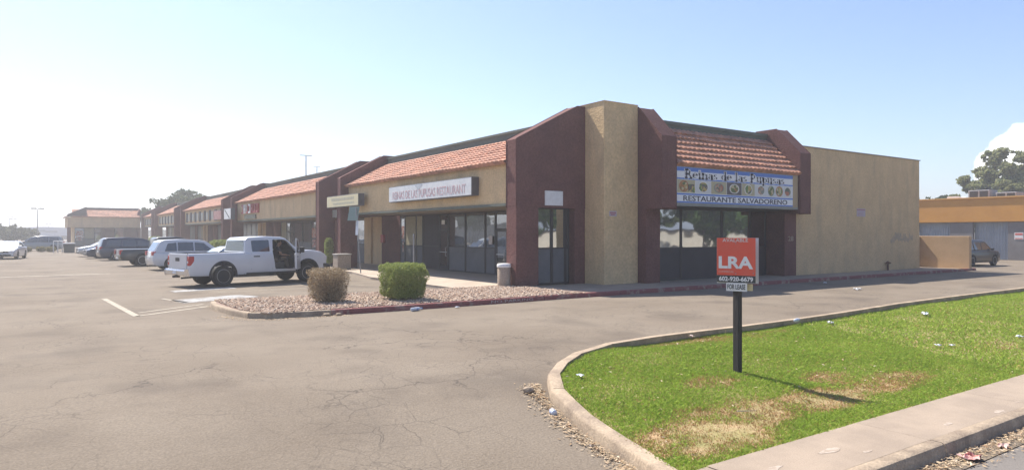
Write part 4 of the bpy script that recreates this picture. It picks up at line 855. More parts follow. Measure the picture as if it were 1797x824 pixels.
    m=MB(); m.box(X(.075),X(.10),-.80,.80,.74,1.28); tg=build(m,'tailgate',WHP,t,bevel=.015)
    m=MB(); m.box(X(.06),X(.08),-.18,.18,1.0,1.14); build(m,'handle',BLK,tg,bevel=.01)
    m=MB(); m.box(X(-.05),X(-.035),-.16,.16,.53,.65); build(m,'number_plate',WHT,bmp)
    m=MB()
    for x,z0,z1 in((2.27,.45,1.29),(2.56,.62,1.26),(3.46,.62,1.26),(4.72,.5,1.26)):
        for s in(-1,1): sidepanel(m,[(X(x),z0),(X(x)+.016,z0),(X(x)+.016,z1),(X(x),z1)],W,dl,s,.002,.012)
    build(m,'door_seams',BLK,body)
    for s in(-1,1):
        m=MB(); y=s*(W*dl(X(2.75),1.12)+.02); m.box(X(2.66),X(2.92),min(y,y-s*.03),max(y,y-s*.03),1.12,1.165); build(m,'door_handle',BLK,t,bevel=.008)
        m=MB(); m.box(X(2.35),X(4.7),s*.97 if s>0 else -1.0,1.0 if s>0 else -.97,.44,.50); build(m,'side_step',BLK,t)
    # open front door, hinged at its leading edge, swung 68 degrees
    dpoly=rounded([(0,.60),(-.98,.60),(-1.10,1.25),(0,1.25)],.05); hx,hy=X(4.68),-W*.985; an=R(112)
    d=bpy.data.objects.new('open_door',None)
    def dm(x,y,z): # door local: x back from the hinge (negative), y thickness
        c,s=math.cos(math.pi-an),math.sin(math.pi-an); X_,Y_=x,y
        ca,sa=math.cos(R(52)),math.sin(R(52)); return (hx+X_*ca-Y_*sa*-1*-1, hy+X_*sa+Y_*ca, z)
    m=MB(); m.xf=dm; m.prism(dpoly,'y',-.055,.035); od=build(m,'open_door',WHP,t,bevel=.015); od['label']='front door swung wide open'
    m=MB(); m.xf=dm
    fp=[(-.05,1.25),(-.10,1.31),(-.62,1.80),(-1.09,1.84),(-1.13,1.25),(-1.07,1.25),(-1.05,1.78),(-.66,1.75),(-.2,1.31),(-.2,1.25)]
    for a,b in (((-.04,1.25),(-.60,1.82)),((-.58,1.82),(-1.08,1.85)),((-1.06,1.84),(-1.09,1.24))):
        v=Vector((b[0]-a[0],b[1]-a[1])).normalized(); n_=Vector((-v.y,v.x))*.025
        m.prism([(a[0]+n_.x,a[1]+n_.y),(b[0]+n_.x,b[1]+n_.y),(b[0]-n_.x,b[1]-n_.y),(a[0]-n_.x,a[1]-n_.y)],'y',-.04,.0)
    build(m,'window_frame',WHP,od)
    m=MB(); m.xf=dm; m.prism([(-.10,1.26),(-.60,1.79),(-1.05,1.81),(-1.07,1.26)],'y',-.024,-.018); build(m,'pane',CGL,od)
    m=MB(); m.xf=dm; m.prism(rounded([(-.06,.66),(-.92,.66),(-1.02,1.2),(-.06,1.2)],.05),'y',.037,.085); build(m,'door_trim',DK,od,bevel=.01)
    m=MB(); m.xf=dm; m.box(-.34,-.12,-.24,-.07,1.27,1.50); m.box(-.26,-.18,-.10,-.03,1.22,1.30); build(m,'mirror',BLK,od,bevel=.03)
    m=MB(); m.xf=dm; m.box(-1.0,-.78,-.08,-.06,1.10,1.14); build(m,'door_handle',BLK,od)
    # mirror on the far side, interior
    m=MB(); m.box(X(4.5),X(4.6),W+.0,W+.26,1.26,1.5); build(m,'mirror',BLK,t,bevel=.03)
    SEAT=mk('seat_cloth',(.07,.068,.065),(.05,.05,.05),scale=8,rough=.9)
    for y in(-.42,.42):
        for x0 in (3.62,2.72):
            m=MB(); m.prism(rounded([(X(x0),.62),(X(x0+.52),.62),(X(x0+.55),.86),(X(x0),.84)],.04),'y',y-.26,y+.26)
            m.prism(rounded([(X(x0-.04),.84),(X(x0+.10),.84),(X(x0-.04),1.50),(X(x0-.14),1.50)],.03),'y',y-.25,y+.25); m.prism(rounded([(X(x0-.12),1.53),(X(x0-.02),1.53),(X(x0-.03),1.72),(X(x0-.13),1.72)],.03),'y',y-.13,y+.13)
            build(m,'seat',SEAT,t,bevel=.02)
    m=MB(); m.prism(rounded([(X(4.45),1.0),(X(4.78),1.0),(X(4.78),1.27),(X(4.50),1.24)],.03),'y',-.78,.78); build(m,'dashboard',DK,t)
    m=MB(); n=20; P=[(X(4.33)-.06*math.sin(6.283*i/n),.40+.19*math.cos(6.283*i/n),1.16+.18*math.sin(6.283*i/n)) for i in range(n+1)]; m.tube(P,.016,6); m.tube([(X(4.33),.40,1.16),(X(4.5),.40,1.08)],.03,6); build(m,'steering_wheel',BLK,t)
    return t
pk=pickup()
# ---------------- person leaning on the passenger seat
def person():
    J=dict(pel=(0,0,0,.15,.13),ab=(.03,0,.16,.135,.12),ch=(.09,0,.36,.16,.13),nk0=(.13,0,.50,.085,.08),nk=(.16,0,.565,.055,.055),hd=(.19,0,.66,.088,.078),hd2=(.195,0,.735,.088,.08),tp=(.185,0,.79,.055,.05),
      ns=(.278,0,.675,.016,.014),chn=(.255,0,.615,.035,.034),
      sl=(.10,.17,.46,.068,.062),el=(.20,.23,.22,.047,.044),wl=(.42,.14,.20,.030,.026),pl=(.49,.12,.205,.036,.02),
      sr=(.10,-.17,.46,.068,.062),er=(.22,-.24,.20,.047,.044),wr=(.45,-.15,.17,.030,.026),pr=(.52,-.13,.17,.036,.02),
      hl=(.05,.10,-.02,.11,.11),kl=(.45,.13,.05,.068,.065),al=(.56,.13,-.34,.042,.045),fl=(.70,.14,-.40,.038,.035),
      hr=(.05,-.10,-.02,.11,.11),kr=(.45,-.15,.05,.068,.065),ar=(.54,-.18,-.34,.042,.045),fr=(.68,-.19,-.40,.038,.035),
      el2=(.212,.095,.69,.012,.02),er2=(.178,-.095,.68,.02,.012))
    J['el2']=(.185,.088,.675,.02,.012); J['er2']=(.185,-.088,.675,.02,.012)
    Ed=[('pel','ab'),('ab','ch'),('ch','nk0'),('nk0','nk'),('nk','hd'),('hd','hd2'),('hd2','tp'),('hd','ns'),('hd','chn'),('hd','el2'),('hd','er2'),('ch','sl'),('sl','el'),('el','wl'),('wl','pl'),('ch','sr'),('sr','er'),('er','wr'),('wr','pr'),
      ('pel','hl'),('hl','kl'),('kl','al'),('al','fl'),('pel','hr'),('hr','kr'),('kr','ar'),('ar','fr')]
    for s,p in(('l',(.49,.12,.205)),('r',(.52,-.13,.17))):
        sg=1 if s=='l' else -1
        for k,(dy,ln) in enumerate(((-.03,.062),(-.011,.075),(.009,.07),(.028,.055))):
            J[f'{s}f{k}a']=(p[0]+.045,p[1]+dy,p[2],.0095,.009); J[f'{s}f{k}b']=(p[0]+.045+ln*.55,p[1]+dy,p[2]-.012,.0088,.0085); J[f'{s}f{k}c']=(p[0]+.04+ln*.8,p[1]+dy,p[2]-.04,.0075,.0075); Ed+=[('p'+s,f'{s}f{k}a'),(f'{s}f{k}a',f'{s}f{k}b'),(f'{s}f{k}b',f'{s}f{k}c')]
        J[f'{s}t1']=(p[0]+.0,p[1]-sg*.04,p[2]+.008,.011,.011); J[f'{s}t2']=(p[0]+.035,p[1]-sg*.055,p[2]-.01,.0095,.0095); Ed+=[('p'+s,f'{s}t1'),(f'{s}t1',f'{s}t2')]
    ks=list(J); me=bpy.data.meshes.new('body'); me.from_pydata([J[k][:3] for k in ks],[(ks.index(a),ks.index(b)) for a,b in Ed],[])
    o=bpy.data.objects.new('body',me); COL.objects.link(o); md=o.modifiers.new('s','SKIN'); md.use_smooth_shade=True
    for i,k in enumerate(ks): me.skin_vertices[0].data[i].radius=J[k][3:5]
    me.skin_vertices[0].data[0].use_root=True
    o.modifiers.new('u','SUBSURF').levels=2
    bake(o); me=o.data; me.materials.clear()
    SK=mk('skin',(.36,.20,.13),(.30,.16,.10),scale=12,rough=.6); SH=mk('dark_shirt',(.05,.045,.05),(.035,.03,.035),scale=10,rough=.9); PN=mk('khaki_trousers',(.16,.13,.10),(.12,.10,.08),scale=9,rough=.9); SHOE=mk('shoe',(.03,.03,.03),rough=.6)
    for m in (SK,SH,PN,SHOE): me.materials.append(m)
    for p in me.polygons:
        c=p.center; x,y,z=c; k=0
        if z<.08: k=2
        if z<-.34: k=3
        if .05<=z<.535 and x<.27 and abs(y)<.20 and not(z<.30 and abs(y)>.17): k=1
        if abs(y)>.15 and z>.34 and z<.53: k=1
        p.material_index=k; p.use_smooth=True
    t=thing('person','person in a dark shirt sitting on the front seat of the white pickup, arms forward','person'); o.parent=t
    m=MB()
    for i in range(9):
        pass
    bm=bmesh.new(); bmesh.ops.create_uvsphere(bm,u_segments=18,v_segments=12,radius=1)
    for v in list(bm.verts):
        v.co=Vector((v.co.x*.103+.182,v.co.y*.094,v.co.z*.10+.742))
    bmesh.ops.delete(bm,geom=[v for v in bm.verts if (v.co.x>.235 and v.co.z<.765) or v.co.z<.67],context='VERTS')
    me2=bpy.data.meshes.new('hair'); bm.to_mesh(me2); bm.free()
    for p in me2.polygons: p.use_smooth=True
    h=link('hair',me2,mk('dark_hair',(.03,.02,.015),rough=.8),t); sdm=h.modifiers.new('t','SOLIDIFY'); sdm.thickness=.012; bake(h)
    m=MB()
    for s in(-1,1): m.lathe([(.001,0),(.009,.0),(.009,.004),(.001,.008)],(.262,s*.032,.695),8,'x')
    build(m,'eye',mk('eye_dark',(.03,.02,.02),rough=.3),o); m=MB(); m.box(.268,.276,-.024,.024,.632,.64); build(m,'mouth',mk('lips',(.28,.10,.09),rough=.6),o)
    return t
pe=person()
PKL,PKH=(7.35,29.75,0),R(13)
pk.location=PKL; pk.rotation_euler=(0,0,PKH)
pe.rotation_euler=(0,0,PKH-R(12)); v=Matrix.Rotation(PKH,3,'Z')@Vector((3.86-3.05,-.42,.98)); pe.location=Vector(PKL)+v
# ================================================================== plants
def leafquads(V0,n,size,g,flat=.0,elong=1.6):
    """n random leaf-sized quads at points V0"""
    a=g.normal(0,1,(n,3)); a/=np.linalg.norm(a,axis=1)[:,None]; b=g.normal(0,1,(n,3)); b-=a*(a*b).sum(1)[:,None]; b/=np.linalg.norm(b,axis=1)[:,None]
    s=size*g.uniform(.6,1.3,n)[:,None]; a=a*s*elong/2; b=b*s/2
    return np.stack([V0-a,V0-b*.9,V0+a,V0+b*.9],1)
def quadmesh(name,Q,mat,parent):
    n=len(Q); org=np.array(rootloc(parent)) if parent is not None else 0
    me=bpy.data.meshes.new(name); me.vertices.add(n*4); me.vertices.foreach_set('co',(Q-org).reshape(-1)); me.loops.add(n*4); me.polygons.add(n)
    me.loops.foreach_set('vertex_index',np.arange(n*4)); me.polygons.foreach_set('loop_start',np.arange(0,n*4,4)); me.polygons.foreach_set('loop_total',np.full(n,4)); me.update(); me.validate()
    return link(name,me,mat,parent)
def cloud(cl,n,g,shell=.5):
    """points spread through ellipsoid clumps cl=[(c,r3)]"""
    cl_c=np.array([c for c,_ in cl]); cl_r=np.array([r for _,r in cl]); w_=cl_r.prod(1)**.67; k=g.choice(len(cl),n,p=w_/w_.sum())
    d=g.normal(0,1,(n,3)); d/=np.linalg.norm(d,axis=1)[:,None]; r=g.random(n)**shell
    return cl_c[k]+d*r[:,None]*cl_r[k]
BARK=mk('bark',(.13,.10,.075),(.20,.165,.13),scale=6,rough=.95,bump=.5,bscale=20,stretch=(1,1,.3))
def tree(name,label,x,y,h,rad,seed,mat,n=9000,leaf=.3,clumps=34,trunk=.35,z0=0,base=.35,cat='tree',group=None,narrow=1.,shape=None,csz=.26):
    g=np.random.default_rng(seed); t=thing(name,label,cat,(x,y,z0),0,group); mb=MB(); cl=[]
    zb=z0+h*base
    for i in range(clumps):
        for _ in range(50):
            d=g.normal(0,1,3); d/=np.linalg.norm(d); r=g.random()**.42
            hz=(h-h*base)/2; px,py,pz=x+d[0]*r*rad,y+d[1]*r*rad*narrow,zb+hz+d[2]*r*hz*.86
            if shape is None or shape((px-x)/rad,(pz-z0)/h,g): break
        s=rad*csz*g.uniform(.6,1.35); cl.append(((px,py,pz),(s,s,s*g.uniform(.55,.9))))
    top=Vector((x+g.normal(0,.1)*rad,y,z0+h*(base+.25))); P=[Vector((x,y,z0-.1)),Vector((x+rad*.03,y,z0+h*base*.5)),Vector((x-rad*.02,y,z0+h*base)),top]
    mb.tube(P,[trunk,trunk*.8,trunk*.65,trunk*.35],9)
    for c,r in cl[::2]:
        c=Vector(c); k=g.uniform(.55,1); st=P[2].lerp(P[3],k*.9) if c.z>P[2].z else P[1].lerp(P[2],.9); mid=st.lerp(c,.5)+Vector((g.normal(0,.06),g.normal(0,.06),g.uniform(0,.1)))*rad
        mb.tube([st,mid,c],[trunk*.3,trunk*.17,trunk*.05],5)
    build(mb,'trunk',BARK,t,smooth=60)
    # secondary twiglet clumps break the outline
    ext=[]
    for c,r in cl:
        for _ in range(5):
            d=g.normal(0,1,3); d/=np.linalg.norm(d); ext.append((np.array(c)+d*np.array(r)*g.uniform(.8,1.5),np.array(r)*g.uniform(.22,.5)))
    Q=leafquads(cloud(cl+ext,n,g,.45),n,leaf,g); quadmesh('crown',Q,mat,t); return t
LF1=ramp_island('leaf_olive',[(.05,.075,.022),(.08,.11,.035),(.11,.135,.05),(.065,.09,.03)],trans=.25)
LF2=ramp_island('leaf_green',[(.035,.07,.015),(.06,.11,.02),(.08,.13,.03)],trans=.25)
LF3=ramp_island('leaf_eucalyptus',[(.16,.19,.07),(.25,.27,.11),(.34,.34,.17),(.19,.22,.09)],trans=.4)
tree('eucalyptus_tree','tallest leafy tree rising behind the orange warehouse roof',101.1,34.2,14.3,6.8,11,LF3,30000,.30,110,.5,base=.12,narrow=.8,shape=lambda u,v,g:abs(u)<1.12-max(0,v-.30)*1.35,csz=.11)
tree('eucalyptus_tree','lower bushy tree touching the left side of the tallest tree',97.6,36.6,10.6,4.6,12,LF3,15000,.29,60,.4,base=.12,shape=lambda u,v,g:abs(u)<1.1-max(0,v-.4)*1.1,csz=.125)
tree('eucalyptus_tree','leafy tree at the right edge of the photo behind the rooftop coolers',104,29.5,11.4,6,14,LF3,17000,.30,60,.45,base=.12,csz=.14)
tree('distant_tree','small treetop showing just right of the long tan wall',94,44,7.0,2.2,15,LF1,3500,.3,14,.25,base=.4)
tree('distant_tree','small treetop between the long tan wall and the big trees',95.8,42.0,7.4,2.6,16,LF1,4000,.3,16,.25,base=.4)
tree('mesquite_tree','wide pale green tree rising behind the roofs of the far shop units',21,131.8,10.2,4.3,17,LF1,9000,.30,34,.4,base=.45,csz=.24)
tree('mesquite_tree','low treetop peeking over the roof left of the wide pale tree',17.5,150,7.8,2.6,18,LF1,2500,.3,12,.3,base=.5)
OLV=ramp_island('leaf_dusty_olive',[(.12,.125,.06),(.16,.16,.08),(.10,.11,.05)],trans=.2)
for i,(x,y,h,r) in enumerate([(-12,165,4.2,4.6),(-7.5,168,4.0,3.8),(-3.2,172,3.7,3.0),(-18,160,4.4,5)]):
    tree('olive_tree',['dusty olive tree at the left edge beyond the parking lot','dusty olive tree second from the left edge','dusty olive tree nearest the pale store','dusty olive tree on the far left, outermost of the four'][i],x,y,h,r,30+i,OLV,5000,.3,22,.3,base=.08,group='olive trees at the far left')
# across the street, seen mirrored in the side windows
for i,(x,y,h,r,mt) in enumerate([(50,-17,11,5.8,LF2),(59,-20,12,6,LF1),(67,-16,10.5,5.4,LF2),(76,-21,12,6,LF1),(86,-18,11,5.6,LF2),(42,-20,11,5.4,LF1),(97,-20,12,6,LF1)]):
    o=tree('street_tree','leafy tree across the street, mirrored in the side windows',x,y,h,r,50+i,mt,13000,.45,40,.35,z0=-.45,base=.16,group='trees across the street')
for i,(x,y) in enumerate([(-24,62),(-32,88),(-38,120)]):
    tree('parking_lot_tree','leafy tree west of the parking lot, mirrored in the storefront glass',x,y,8,4,70+i,LF2,4500,.4,22,.3,base=.25,group='trees west of the parking lot')
b=thing('neighbour_building','long low pale building across the street, mirrored in the side windows','building',(60,-34,-.45)); m=MB(); m.box(20,130,-42,-34,-.45,2.1); build(m,'wall',mk('pale_wall',(.5,.46,.4),(.42,.39,.34),scale=.5,rough=.9),b)
m=MB(); m.box(19.8,130.2,-42.2,-33.8,2.1,2.5); build(m,'roof_edge',TRIM,b)
b=thing('neighbour_building','low grey building west of the lot, mirrored in the storefront glass','building',(-50,90,0)); m=MB(); m.box(-60,-48,50,150,0,4.0); build(m,'wall',mk('pale_wall2',(.33,.32,.31),rough=.9),b); m=MB(); m.box(-60.2,-47.8,49.8,150.2,4.0,4.3); build(m,'roof_edge',TRIM,b)
def bush(name,label,x,y,z,w,h,seed,mat,n,leaf,twigs=30,dense=.25,box_=.75,taper=.86,stem=None):
    g=np.random.default_rng(seed); t=thing(name,label,'shrub',(x,y,z)); hw=w/2
    d=g.uniform(-1,1,(n,3)); e=2+box_*5; nr=(np.abs(d)**e).sum(1)**(1/e); r=(1-(1-g.random(n)**dense)*.9); P=d/nr[:,None]*r[:,None]
    P*=1+.045*np.sin(P[:,[1]]*7+P[:,[2]]*5+seed)+.03*np.sin(P[:,[0]]*13+P[:,[2]]*9)
    tp=np.where(P[:,2]<0,1-(1-taper)*(-P[:,2]),1.)
    V=np.stack([x+P[:,0]*hw*tp,y+P[:,1]*hw*tp,z+h*.54+P[:,2]*h*.47],-1)
    quadmesh('foliage',leafquads(V,n,leaf,g,elong=1.7),mat,t)
    m=MB()
    for i in range(twigs):
        q=g.normal(0,1,3); q/=np.abs(q).max(); q*=g.uniform(.6,.99); a=Vector((x+g.normal(0,.06),y+g.normal(0,.06),z-.02)); c=Vector((x+q[0]*hw*.96,y+q[1]*hw*.96,z+h*.55+abs(q[2])*h*.42)); m.tube([a,a.lerp(c,.5)+Vector((g.normal(0,.05),g.normal(0,.05),.03)),c],[.014,.008,.003],4,False)
        for k in range(2):
            b_=a.lerp(c,g.uniform(.5,.8)); e_=b_+Vector((g.normal(0,.16),g.normal(0,.16),g.uniform(.03,.25)))*w*.7; e_.z=min(e_.z,z+h*.98); m.tube([b_,e_],[.006,.002],3,False)
    build(m,'stems',stem or BARK,t,recalc=False); return t
DRY=ramp_island('leaf_dry',[(.38,.29,.175),(.46,.36,.23),(.28,.21,.13),(.42,.34,.22)],trans=.15)
GRB=ramp_island('leaf_hedge',[(.23,.28,.07),(.30,.35,.10),(.37,.41,.14),(.25,.29,.08)],trans=.25)
bush('trimmed_bush','brown dried-out trimmed bush, left of two on the gravel island',6.75,18.9,.13,.99,.95,5,DRY,16000,.022,110,.30,.95,.84,mk('dry_twig',(.22,.165,.11),rough=.9))
bush('trimmed_bush','green boxy trimmed bush, right of two on the gravel island',8.8,18.35,.13,1.17,1.05,6,GRB,28000,.026,40,.22,.95,.88)
bush('shrub','round green hedge ball in front of the shop units behind the pickup',12.6,60.5,.1,1.9,1.45,7,GRB,5000,.08,8,.3,.3)
bush('shrub','yellow-green upright shrub beside the breezeway column',14.3,39.9,.1,.5,1.7,8,GRB,3500,.06,8,.35,.2)
bush('shrub','small green shrub farther along the shop fronts by the fourth unit',12.7,100,.1,1.7,1.6,9,GRB,2500,.09,6,.3,.3)
YEL=ramp_island('leaf_straw',[(.28,.23,.09),(.20,.19,.08),(.32,.25,.10)],trans=.2)
for i,(x,y) in enumerate([(-.9,93),(.4,94),(1.3,93.2),(-2.2,94.5)]):
    bush('median_shrub',['straw-coloured low shrub, second on the far median','straw-coloured low shrub, third on the far median','straw-coloured low shrub nearest the far litter bin','straw-coloured low shrub, leftmost on the far median'][i],x,y,0,1.0,.6,20+i,YEL,900,.09,4,.4,.2)
# ================================================================== street furniture and small things
LS=thing('for_lease_sign','orange and black for-lease sign in a V on a dark wooden post in the lawn','sign',(9.03,6.9,-.15))
m=MB(); m.box(9.035,9.135,6.865,6.965,-.2,1.93); build(m,'post',mk('dark_post',(.05,.045,.042),(.03,.027,.026),scale=6,rough=.8,stretch=(1,1,.2),bump=.3),LS,bevel=.006)
A_,B_,C_=Vector((8.898,7.164,0)),Vector((9.105,6.601,0)),Vector((9.31,6.69,0))
def panel(nm,p,q,z0,z1,mat,off=0,th=.012,u0=0,u1=1,dz=0):
    r=(q-p).normalized(); nn=r.cross(Vector((0,0,1))); a=p.lerp(q,u0)+nn*off; b=p.lerp(q,u1)+nn*off; m=MB()
    P=[(a.x,a.y,z0),(b.x,b.y,z0-dz),(b.x,b.y,z1-dz),(a.x,a.y,z1)]; Q=[(x-nn.x*th,y-nn.y*th,z) for x,y,z in P]
    m.add(P+Q,[(0,1,2,3),(7,6,5,4),(0,4,5,1),(1,5,6,2),(2,6,7,3),(3,7,4,0)]); return build(m,nm,mat,LS)
ORD=mk('sign_coral',(.70,.10,.055),(.66,.12,.075),scale=4,rough=.55); GYB=mk('sign_charcoal',(.06,.065,.065),rough=.6); OFF=mk('sign_back_white',(.62,.64,.64),(.55,.57,.57),scale=3,rough=.6)
panel('front_panel',A_,B_,1.40,1.985,ORD); panel('phone_strip',A_,B_,1.29,1.398,GYB)
panel('rear_panel',A_+Vector((.012,.01,0)),C_,1.27,1.985,OFF)
panel('rider_panel',A_,B_,1.155,1.285,WHT,.002,.008,.25,.79,.0); panel('rider_back',A_+Vector((.05,.05,0)),B_+Vector((.05,.05,0)),1.165,1.27,CREAM,0,.008,.5,.95)
r_=(B_-A_).normalized(); nn_=r_.cross(Vector((0,0,1)))
def st(s,mat,u,z,h,w_,bold=0,e=.0015,off=.0): p=A_+r_*u+nn_*off; return text(s,'lettering',mat,LS,(p.x,p.y,z),r_,(0,0,1),h,w_,e,.001,bold)
st('AVALABLE',mk('letter_pale',(.62,.52,.48),rough=.6),.09,1.925,.05,.40,.02); st('LRA',WHT,.03,1.515,.175,.535,.035); st('COMMERCIAL',mk('letter_faint',(.72,.42,.36),rough=.6),.03,1.44,.032,.24)
st('602-920-6679',WHT,.035,1.312,.065,.53,.03); st('FOR LEASE',GYB,.168,1.185,.075,.28,.02,off=.003)
for s_ in ((.30,1.9),(.30,1.43),(.57,1.44)):
    p=A_+r_*s_[0]+nn_*.002; m=MB(); m.tube([(p.x,p.y,s_[1]),(p.x+nn_.x*.005,p.y+nn_.y*.005,s_[1])],.008,8); build(m,'bolt',GAL,LS)
# parking sign on its pole
ps=thing('parking_sign','thin steel pole with a bent green and white parking sign by the walkway','sign',(13.0,32.3,.0))
m=MB(); m.tube([(13.12,32.1,0),(12.98,32.4,3.35)],.03,8); build(m,'pole',GAL,ps,smooth=60)
def plate(nm,c,rz,tilt,w_,h,mat,par,t=.008):
    m=MB(); R_=Matrix.Rotation(rz,3,'Z')@Matrix.Rotation(tilt,3,'Y'); c=Vector(c)
    m.xf=lambda x,y,z:tuple(c+R_@Vector((x,y,z))); m.box(-t,0,-w_/2,w_/2,-h/2,h/2); return build(m,nm,mat,par)
pl=plate('sign_plate',(12.92,32.55,3.05),R(30),R(14),.62,.72,mk('plate_green',(.35,.48,.44),(.6,.62,.6),scale=4,rough=.5),ps)
plate('plate_band',(12.905,32.54,2.83),R(30),R(14),.60,.26,mk('plate_mauve',(.48,.38,.44),rough=.6),pl,.012)
plate('small_plate',(13.0,32.3,2.35),R(10),R(3),.22,.72,mk('plate_pale_blue',(.5,.55,.62),(.6,.62,.66),scale=5,rough=.5),ps)
m=MB(); m.tube([(14.9,29.9,.1),(14.9,29.9,2.05)],.045,10); tag(build(m,'steel_post',GAL,smooth=60),'plain grey steel post standing behind the green bush','post')
# litter bins
PEB=mk('pebble_finish',(.44,.35,.27),(.30,.24,.18),scale=30,bump=.6,bscale=45,rough=.95,lo=.4,hi=.6)
tb=thing('litter_bin','round pebble litter bin with white lid beside the brown end column','bin',(14.13,21.0,.12)); m=MB(); m.lathe([(.22,.12),(.24,.14),(.24,.80),(.225,.82)],(14.13,21.0,0),22); build(m,'bin_body',PEB,tb,smooth=40)
m=MB(); m.lathe([(.255,.82),(.262,.84),(.262,.92),(.235,.955),(.1,.97),(.0999,.965)],(14.13,21.0,0),22); build(m,'lid',WHT,tb,smooth=40)
tb=thing('litter_bin','square pebble litter bin by the far fin column of the restaurant','bin',(13.7,36.1,.12)); m=MB(); m.box(13.3,14.05,35.75,36.5,.12,.9); build(m,'bin_body',PEB,tb,bevel=.03); m=MB(); m.box(13.27,14.08,35.72,36.53,.9,.97); build(m,'lid',mk('lid_grey',(.35,.33,.30),rough=.8),tb,bevel=.02)
tb=thing('litter_bin','boxy dark bin with white top at the far end of the walkway','bin',(2.9,89,0)); m=MB(); m.box(2.4,3.4,88.5,89.5,0,.95); build(m,'bin_body',mk('bin_green',(.07,.07,.06),rough=.8),tb,bevel=.03); m=MB(); m.box(2.35,3.45,88.45,89.55,.95,1.08); build(m,'lid',WHT,tb,bevel=.03)
rl=thing('white_railing','short white railing beside the far dark bin','railing',(2.1,90,0))
for k in range(4): m=MB(); m.tube([(1.5+.4*k,90,0),(1.5+.4*k,90,1.25)],.05,8); build(m,'post',WHT,rl)
m=MB(); m.tube([(1.5,90,1.25),(2.7,90,1.25)],.04,8); build(m,'top_rail',WHT,rl)
m=MB(); m.box(17.58,17.745,39.5,39.9,1.5,2.0); tag(build(m,'alarm_box',mk('alarm_red',(.42,.03,.03),rough=.45),bevel=.03),'small red alarm box on the brown wall left of the restaurant windows','alarm box')
# light poles
def lamp(label,x,y,h,arms=1,name='light_pole',hw=.6,cat='lamp'):
    t=thing(name,label,cat,(x,y,0)); r=.05+h*.007+(.12 if h>20 else 0); m=MB(); m.tube([(x,y,0),(x,y,h)],[r,r*.55],8); build(m,'pole',GAL,t,smooth=60)
    m=MB(); m.box(x-.25,x+.25,y-.25,y+.25,0,.6); build(m,'base',CONC,t,bevel=.03)
    for s in(-1,1):
        m=MB(); m.box(min(x+s*.1,x+s*hw*1.6),max(x+s*.1,x+s*hw*1.6),y-.22,y+.22,h-.02,h+.16); build(m,'lamp_head',TRIM,t,bevel=.03)
    return t
lamp('two-headed parking lot light pole, nearest of the far left poles',.1,143,6.3)
lamp('taller of the two thin poles at the left edge',-6.5,247,7.0); lamp('right one of the two thin poles at the left edge',-6.2,271,6.7)
lamp('tiny far pole between the left pair and the nearest light pole',3.5,300,5.6)
lamp('tall highway mast rising above the roof of the second shop unit, left one',57.9,178.7,22.4,hw=1.0,name='highway_mast'); lamp('shorter-looking highway mast just right of the tall one',77,226.3,24.3,hw=.7,name='highway_mast')
# distant store, tower and hill
st_=thing('distant_store','pale store with a shallow arched front far beyond the parking lot','building',(1,292,0)); m=MB(); n=12; P=[(-14+32*i/n,3.1+1.35*math.sin(math.pi*min(1,i/n*.9+.05))) for i in range(n+1)]
m.prism([(-14,1.4)]+P+[(18,1.4)],'y',290,300); build(m,'upper_wall',mk('pale_blue_wall',(.42,.45,.52),rough=.8),st_); m=MB(); m.box(-13.9,17.9,291,300,0,1.4); build(m,'shop_front',mk('plum_wall',(.16,.11,.13),rough=.8),st_)
m=MB(); m.box(-2,2.5,289.9,289.98,2.7,3.4); m.box(2.5,6,289.9,289.98,2.5,3.2); build(m,'sign_shape',mk('slate_sign',(.2,.23,.28),rough=.7),st_)
t=thing('office_tower','grey office block far off at the left edge','building',(-17,330,0)); m=MB(); m.box(-26,-13.5,330,342,0,8.2); build(m,'wall',mk('tower_grey',(.25,.26,.28),rough=.8),t,bevel=.3)
m=MB(); 
for k in range(3): m.box(-25.5,-14,329.9,329.99,1.5+2.3*k,2.6+2.3*k)
build(m,'window_band',CGL,t)
g=np.random.default_rng(4); xs=np.linspace(-700,1700,60); hh=12*np.exp(-((xs-80)/260)**2)+10*np.exp(-((xs-620)/180)**2)+5*np.sin(xs/90)+9+g.normal(0,.6,60)
V=[];F=[]
for i,x in enumerate(xs): V+=[(x,2000,-1),(x,2150,max(3,hh[i]*.95)),(x,2300,-1)]
for i in range(59): F+=[(3*i,3*i+3,3*i+4,3*i+1),(3*i+1,3*i+4,3*i+5,3*i+2)]
me=bpy.data.meshes.new('hills'); me.from_pydata(V,[],F); link('hills',me,mk('hill_rock',(.2,.16,.13),rough=1))['kind']='structure'
# far tree line / low roofs that close the horizon on both sides
TL=ramp_island('leaf_far',[(.07,.085,.04),(.10,.11,.055),(.055,.07,.03)])
g=np.random.default_rng(8); cl=[]
for i in range(150):
    x=-330+i*5.2+g.normal(0,2); cl.append(((x,385+g.normal(0,14),1.6+g.random()*1.2),(5.5,4,1.5+g.random()*2.2)))
Q=leafquads(cloud(cl,15000,g,.5),15000,1.1,g); tag(quadmesh('far_trees',Q,TL,None),'hazy band of far-off trees along the horizon','trees',kind='stuff')
